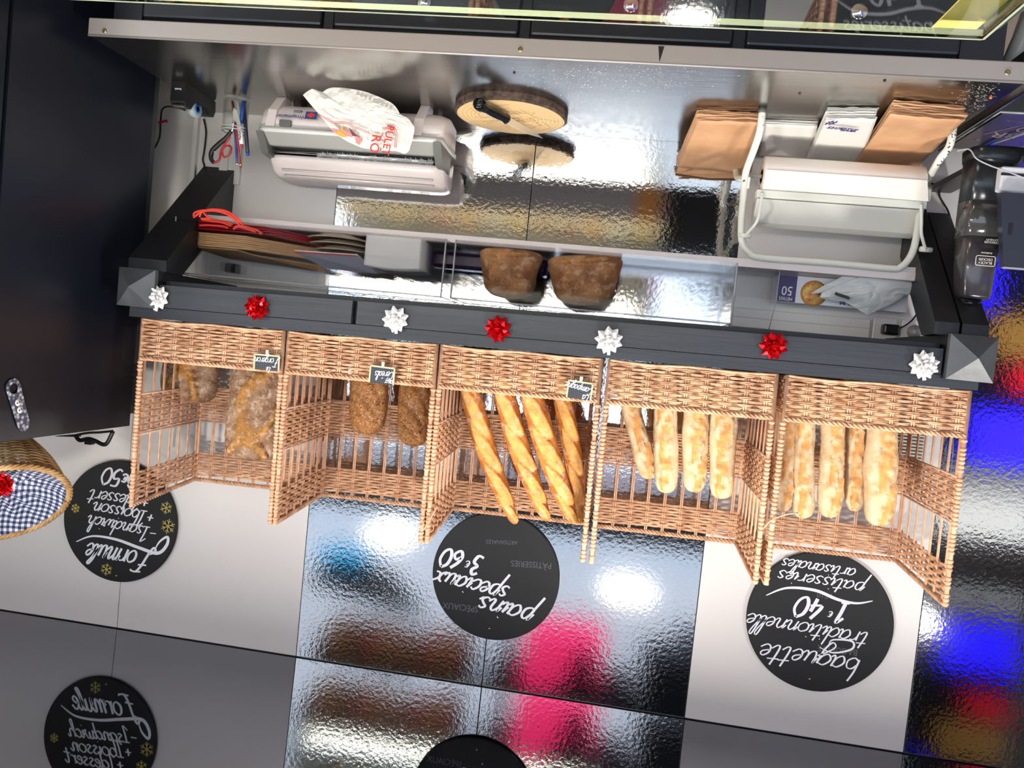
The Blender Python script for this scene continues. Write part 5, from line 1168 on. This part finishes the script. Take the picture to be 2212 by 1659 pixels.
# ================================================================= glass-topped display case under the photographer
t = thing('display_case', (.8, -2.05, 0), 'glass topped bakery display case in front, seen over its far edge', 'display case')
GZ = 1.35
g0 = at(400, -4, 'Z', GZ); g1 = at(2122, 84, 'Z', GZ)
XG0, XG1, YG = 1.75, g1.x, g1.y
B().box(XG1, XG0, -2.30, YG, GZ - .004, GZ).build('glass_top', mat('case_glass', (244, 250, 246), .01, trans=1, ior=1.3), t)
B().box(XG1, XG0, YG, YG + .0016, GZ - .0078, GZ + .0002).build('glass_edge', GREENG, t)
B().box(XG1 - .0016, XG1, -2.30, YG + .001, GZ - .0042, GZ + .0002).build('glass_edge', GREENG, t)
B().box(XG1 - .006, XG1 - .0018, -2.30, YG - .004, .90, GZ - .006).build('end_glass', mat('end_glass_tint', (120, 150, 138), .02, trans=.85, ior=1.3), t)
B().tube([(XG1 - .004, -2.3, GZ - .007), (XG1 - .004, YG - .003, GZ - .009)], .0055, 8).build('corner_seal', mat('seal_green', (50, 84, 76), .25), t)
CREAM = mat('case_cream', (224, 208, 166), .5)
B().box(-.19, 1.75, -2.30, -1.845, 0, .44).build('plinth', CREAM, t)
B().box(-.19, 1.75, -2.30, -2.28, .44, .62).build('lower_back', CREAM, t)
B().box(-.19, 1.75, -2.30, -1.84, .62, .82).build('grey_drawer_panel', mat('case_grey', (112, 112, 118), .45), t)
B().box(-.04, -.16, -1.84, -1.836, .62, .82).build('brown_stile', mat('case_brown', (150, 96, 36), .5), t)
B().box(-.19, 1.75, -2.30, -1.85, .82, .835).build('shelf', CREAM, t)
B().box(-.19, 1.75, -2.30, -2.29, .835, 1.33).build('front_glass', mat('case_front', (210, 216, 220), .1), t)
B().box(-.19, 1.75, -2.25, -1.95, 1.03, 1.04).build('shelf', mat('case_glass', (0, 0, 0)), t)
for z in (1.30,):
    B().box(-.15, 1.7, -2.26, -2.235, z, z + .012).build('led_tube', mat('warm_led', (255, 232, 180), .5, emit=(255, 226, 170), es=3), t)
random.seed(2)
for i in range(26):
    col = [(214, 150, 60), (236, 200, 110), (180, 70, 60), (240, 236, 226), (150, 96, 50)][i % 5]; z = .8352 if i % 2 else 1.0402
    b = B().lathe([(0, 0), (.03, 0), (.042, .012), (.036, .032), (.015, .042), (0, .043)], 20)
    o = b.build('pastry', mat('glaze%d' % (i % 5), col, .3)); o.location = (-.1 + (i // 2) * .145 + random.uniform(-.01, .01), -2.0 - random.uniform(0, .12), z)
    tag(o, ('golden', 'pale yellow', 'red glazed', 'white iced', 'brown')[i % 5] + ' small round cake on the ' + ('lower' if i % 2 else 'upper') + ' shelf of the display case', 'cake', ('lower' if i % 2 else 'upper') + ' shelf cakes in the display case')
solo(B().box(-.20, -.55, -2.2, -1.84, 0, 1.0, bev=.02), 'waste_bin', BLK, 'black waste bin at the end of the display case', 'bin')
solo(B().lathe([(.03, 0), (.034, .01), (.034, .04), (0, .05)], 20, Matrix.Translation((-.03, -1.90, 1.3502))), 'green_tin', mat('tin_green', (10, 90, 66), .3), 'small green tin on the glass edge of the display case', 'tin') if 0 else None
# yellow price board reflected in the glass: lies under the glass corner
# ================================================================= the market outside the hatch (seen only in the mirrors)
tag(B().box(-8, 8, -12, -2.6, -.62, -.60).build('ground', mat('pavement', (168, 172, 178), .7, var=.15, vscale=2)), kind='structure')
def boxo(nm, m, lab, cat, *a, **k): return solo(B().box(*a, **k), nm, m, lab, cat)
t = thing('market_stall', (.3, -4.3, -.6), 'market stall with a pink cloth banner given an added glow outside the hatch', 'stall')
B().box(-.18, .50, -4.6, -4.0, .5, .98, bev=.01).build('glowing_pink_cloth', mat('pink_cloth_glow', (255, 62, 128), .8, emit=(255, 48, 104), es=2.6), t)  # glow added to the pink cloth by emission, it is no lamp
B().box(-.5, .8, -4.62, -3.98, -.6, .55).build('skirt', mat('stall_dark', (24, 26, 32), .8), t)
t = thing('market_stall', (-.9, -4.2, -.6), 'dark market stall left of the pink one outside', 'stall')
B().box(-1.6, -.55, -4.6, -4.0, -.6, .9, bev=.02).build('counter', mat('stall_dark', (0, 0, 0)), t)
B().box(-1.4, -.8, -4.4, -4.1, .9, 1.15).build('crate', mat('stall_grey', (120, 130, 138), .6), t)
t = thing('fruit_stall', (1.5, -4.2, -.6), 'fruit stall with orange and brown crates outside the hatch', 'stall')
B().box(1.0, 2.4, -4.6, -4.0, -.6, .62).build('counter', mat('stall_brown', (70, 54, 40), .8), t)
random.seed(6)
for i in range(10):
    B().box(1.05 + i * .13, 1.16 + i * .13, -4.5, -4.02, .62, .66 + random.random() * .12).build('crate', mat('crate%d' % (i % 4), [(190, 90, 40), (160, 120, 60), (200, 60, 50), (90, 90, 40)][i % 4], .7), t)
B().box(1.0, 1.04, -4.3, -4.26, .62, 1.9).build('pole', mat('stall_dark', (0, 0, 0)), t)
B().box(2.0, 2.5, -4.3, -4.26, 1.35, 1.48).build('cyan_sign', mat('cyan_sign', (0, 170, 220), .5, emit=(0, 170, 225), es=2.2), t)
B().prism([(1.4, -4.3, .9), (2.6, -4.3, 1.1), (2.3, -4.3, 1.5), (1.75, -4.3, 1.25)], (0, .02, 0)).build('dark_awning', mat('stall_dark', (0, 0, 0)), t)
boxo('facade', mat('facade_pale', (150, 160, 172), .8), 'pale building facade far behind the stalls outside', 'building', -9, 9, -11, -10.6, -.6, 6.5)
t = thing('drinks_cooler', (-2.7, -3.1, -.6), 'drinks cooler with blue light strips outside to the left', 'cooler')
B().box(-3.3, -2.2, -3.6, -3.05, -.6, 2.7).build('body', BLK, t)
BL_ = mat('blue_led', (30, 20, 255), .5, emit=(40, 24, 255), es=2.6)
B().box(-3.1, -2.38, -3.05, -3.04, 1.66, 2.0).build('lit_header', BL_, t); B().box(-2.42, -2.34, -3.05, -3.04, .62, 1.0).build('light_strip', BL_, t); B().box(-3.2, -3.1, -3.05, -3.04, .3, 2.3).build('light_strip', BL_, t)
B().box(-2.9, -2.6, -3.05, -3.042, 1.35, 1.52).build('red_badge', mat('badge_red', (220, 20, 40), .5, emit=(220, 16, 40), es=.8), t)
B().box(-3.1, -2.25, -3.05, -3.043, 2.02, 2.65).build('white_panel', mat('cooler_white', (132, 132, 130), .4), t)
B().box(-2.9, -2.45, -3.05, -3.043, 1.02, 1.3).build('amber_shelf', mat('cooler_warm', (230, 170, 80), .4), t)  # flat amber-coloured shelf front

# flat cover added over the hatch to keep the sky out of the mirrors
t = thing('sky_blocker', (0, -3.2, 2.3), 'grey flat cover added over the serving hatch to block the sky', 'sky_blocker')
B().prism([(-2.15, -2.53, 2.52), (-2.15, -3.9, 2.40), (-2.15, -3.9, 2.43), (-2.15, -2.53, 2.55)], (5.0, 0, 0)).build('canopy', mat('sky_blocker_grey', (176, 180, 188), .7), t)
for x in (-2.0, 2.2): B().tube([(x, -3.8, 2.405), (x, -2.53, 2.0)], .02, 8).build('strut', STEELD, t)
# yellow card under the glass corner
q = [at(2005, 62, 'Z', 1.338), at(2098, 66, 'Z', 1.338), at(2190, -14, 'Z', 1.338), at(2080, -14, 'Z', 1.338)]
solo(B().prism(q, (0, 0, -.001)), 'price_card', mat('card_yellow', (232, 214, 116), .6), 'pale yellow price card under the glass corner of the display case', 'card')

t = thing('dark_figure_shape', (-.02, -3.6, -.6), 'dark tapered stand-in for a figure before the pink banner outside', 'silhouette')  # tapered cone added in place of a dark head-and-shoulders figure
B().tube([(-.02, -3.6, -.6), (-.02, -3.6, 1.15)], .02, 8).build('pole', BLK, t)
B().lathe([(.02, 1.14), (.09, 1.08), (.10, .98), (.06, .90), (.24, .78), (.34, .5), (.36, .2), (.1, .1)], 20, Matrix.Translation((-.02, -3.6, 0))).build('canopy', mat('stall_dark', (0, 0, 0)), t)
t = thing('banner_post', (.62, -3.95, -.6), 'brown wooden post at the side of the pink banner outside', 'post')
B().box(.58, .66, -3.98, -3.92, -.6, 2.3).build('shaft', mat('post_brown', (120, 90, 80), .7), t)

# crumbs, flour smears and scratches on the steel
random.seed(31); b = B()
def fleck(px, py, l_, w_, ang):
    p = at(px, py, 'Z', .9043)
    if not (-.78 < p.x < 1.34 and -.585 < p.y < -.02): return
    d = Vector((cos(ang), sin(ang), 0)) * l_; e = Vector((-sin(ang), cos(ang), 0)) * w_
    b.add([p - d, p + e, p + d, p - e, p + Vector((0, 0, w_ * .35))], [(0, 1, 4), (1, 2, 4), (2, 3, 4), (3, 0, 4)])
for k in range(520):
    c = ((1370, 175, 85, 17), (1250, 160, 60, 14), (1450, 165, 40, 20), (2095, 232, 30, 16), (2120, 200, 25, 12))[k % 5]
    fleck(random.gauss(c[0], c[2]), random.gauss(c[1], c[3]), random.uniform(.0006, .0034), random.uniform(.0003, .0008), random.gauss(.1, .35))
for k in range(90): fleck(random.uniform(250, 2150), random.uniform(120, 205) + .04 * 0, random.uniform(.0005, .0022), random.uniform(.0003, .0009), random.uniform(0, 3))
tag(b.build('flour_crumbs', mat('flour', (232, 226, 212), .8)), 'scattered flour and crumbs smeared over the steel worktop', 'crumbs', kind='stuff')
for px, py, c, lab in ((1111, 157, (60, 36, 20), 'brown crumb on the worktop in front of the wooden board'), (1911, 174, (50, 40, 34), 'dark speck of dirt on the worktop near the front lip'), (1727, 202, (90, 60, 40), 'small brown crumb on the worktop before the plain white bags'), (2140, 211, (220, 120, 60), 'orange crumb on the worktop corner')):
    q = at(px, py, 'Z', .9043); solo(B().lathe([(.0035, 0), (.0028, .002), (0, .003)], 7, Matrix.Translation(q), smooth=False), 'crumb', mat('crumb%d' % px, c, .8), lab, 'crumb')
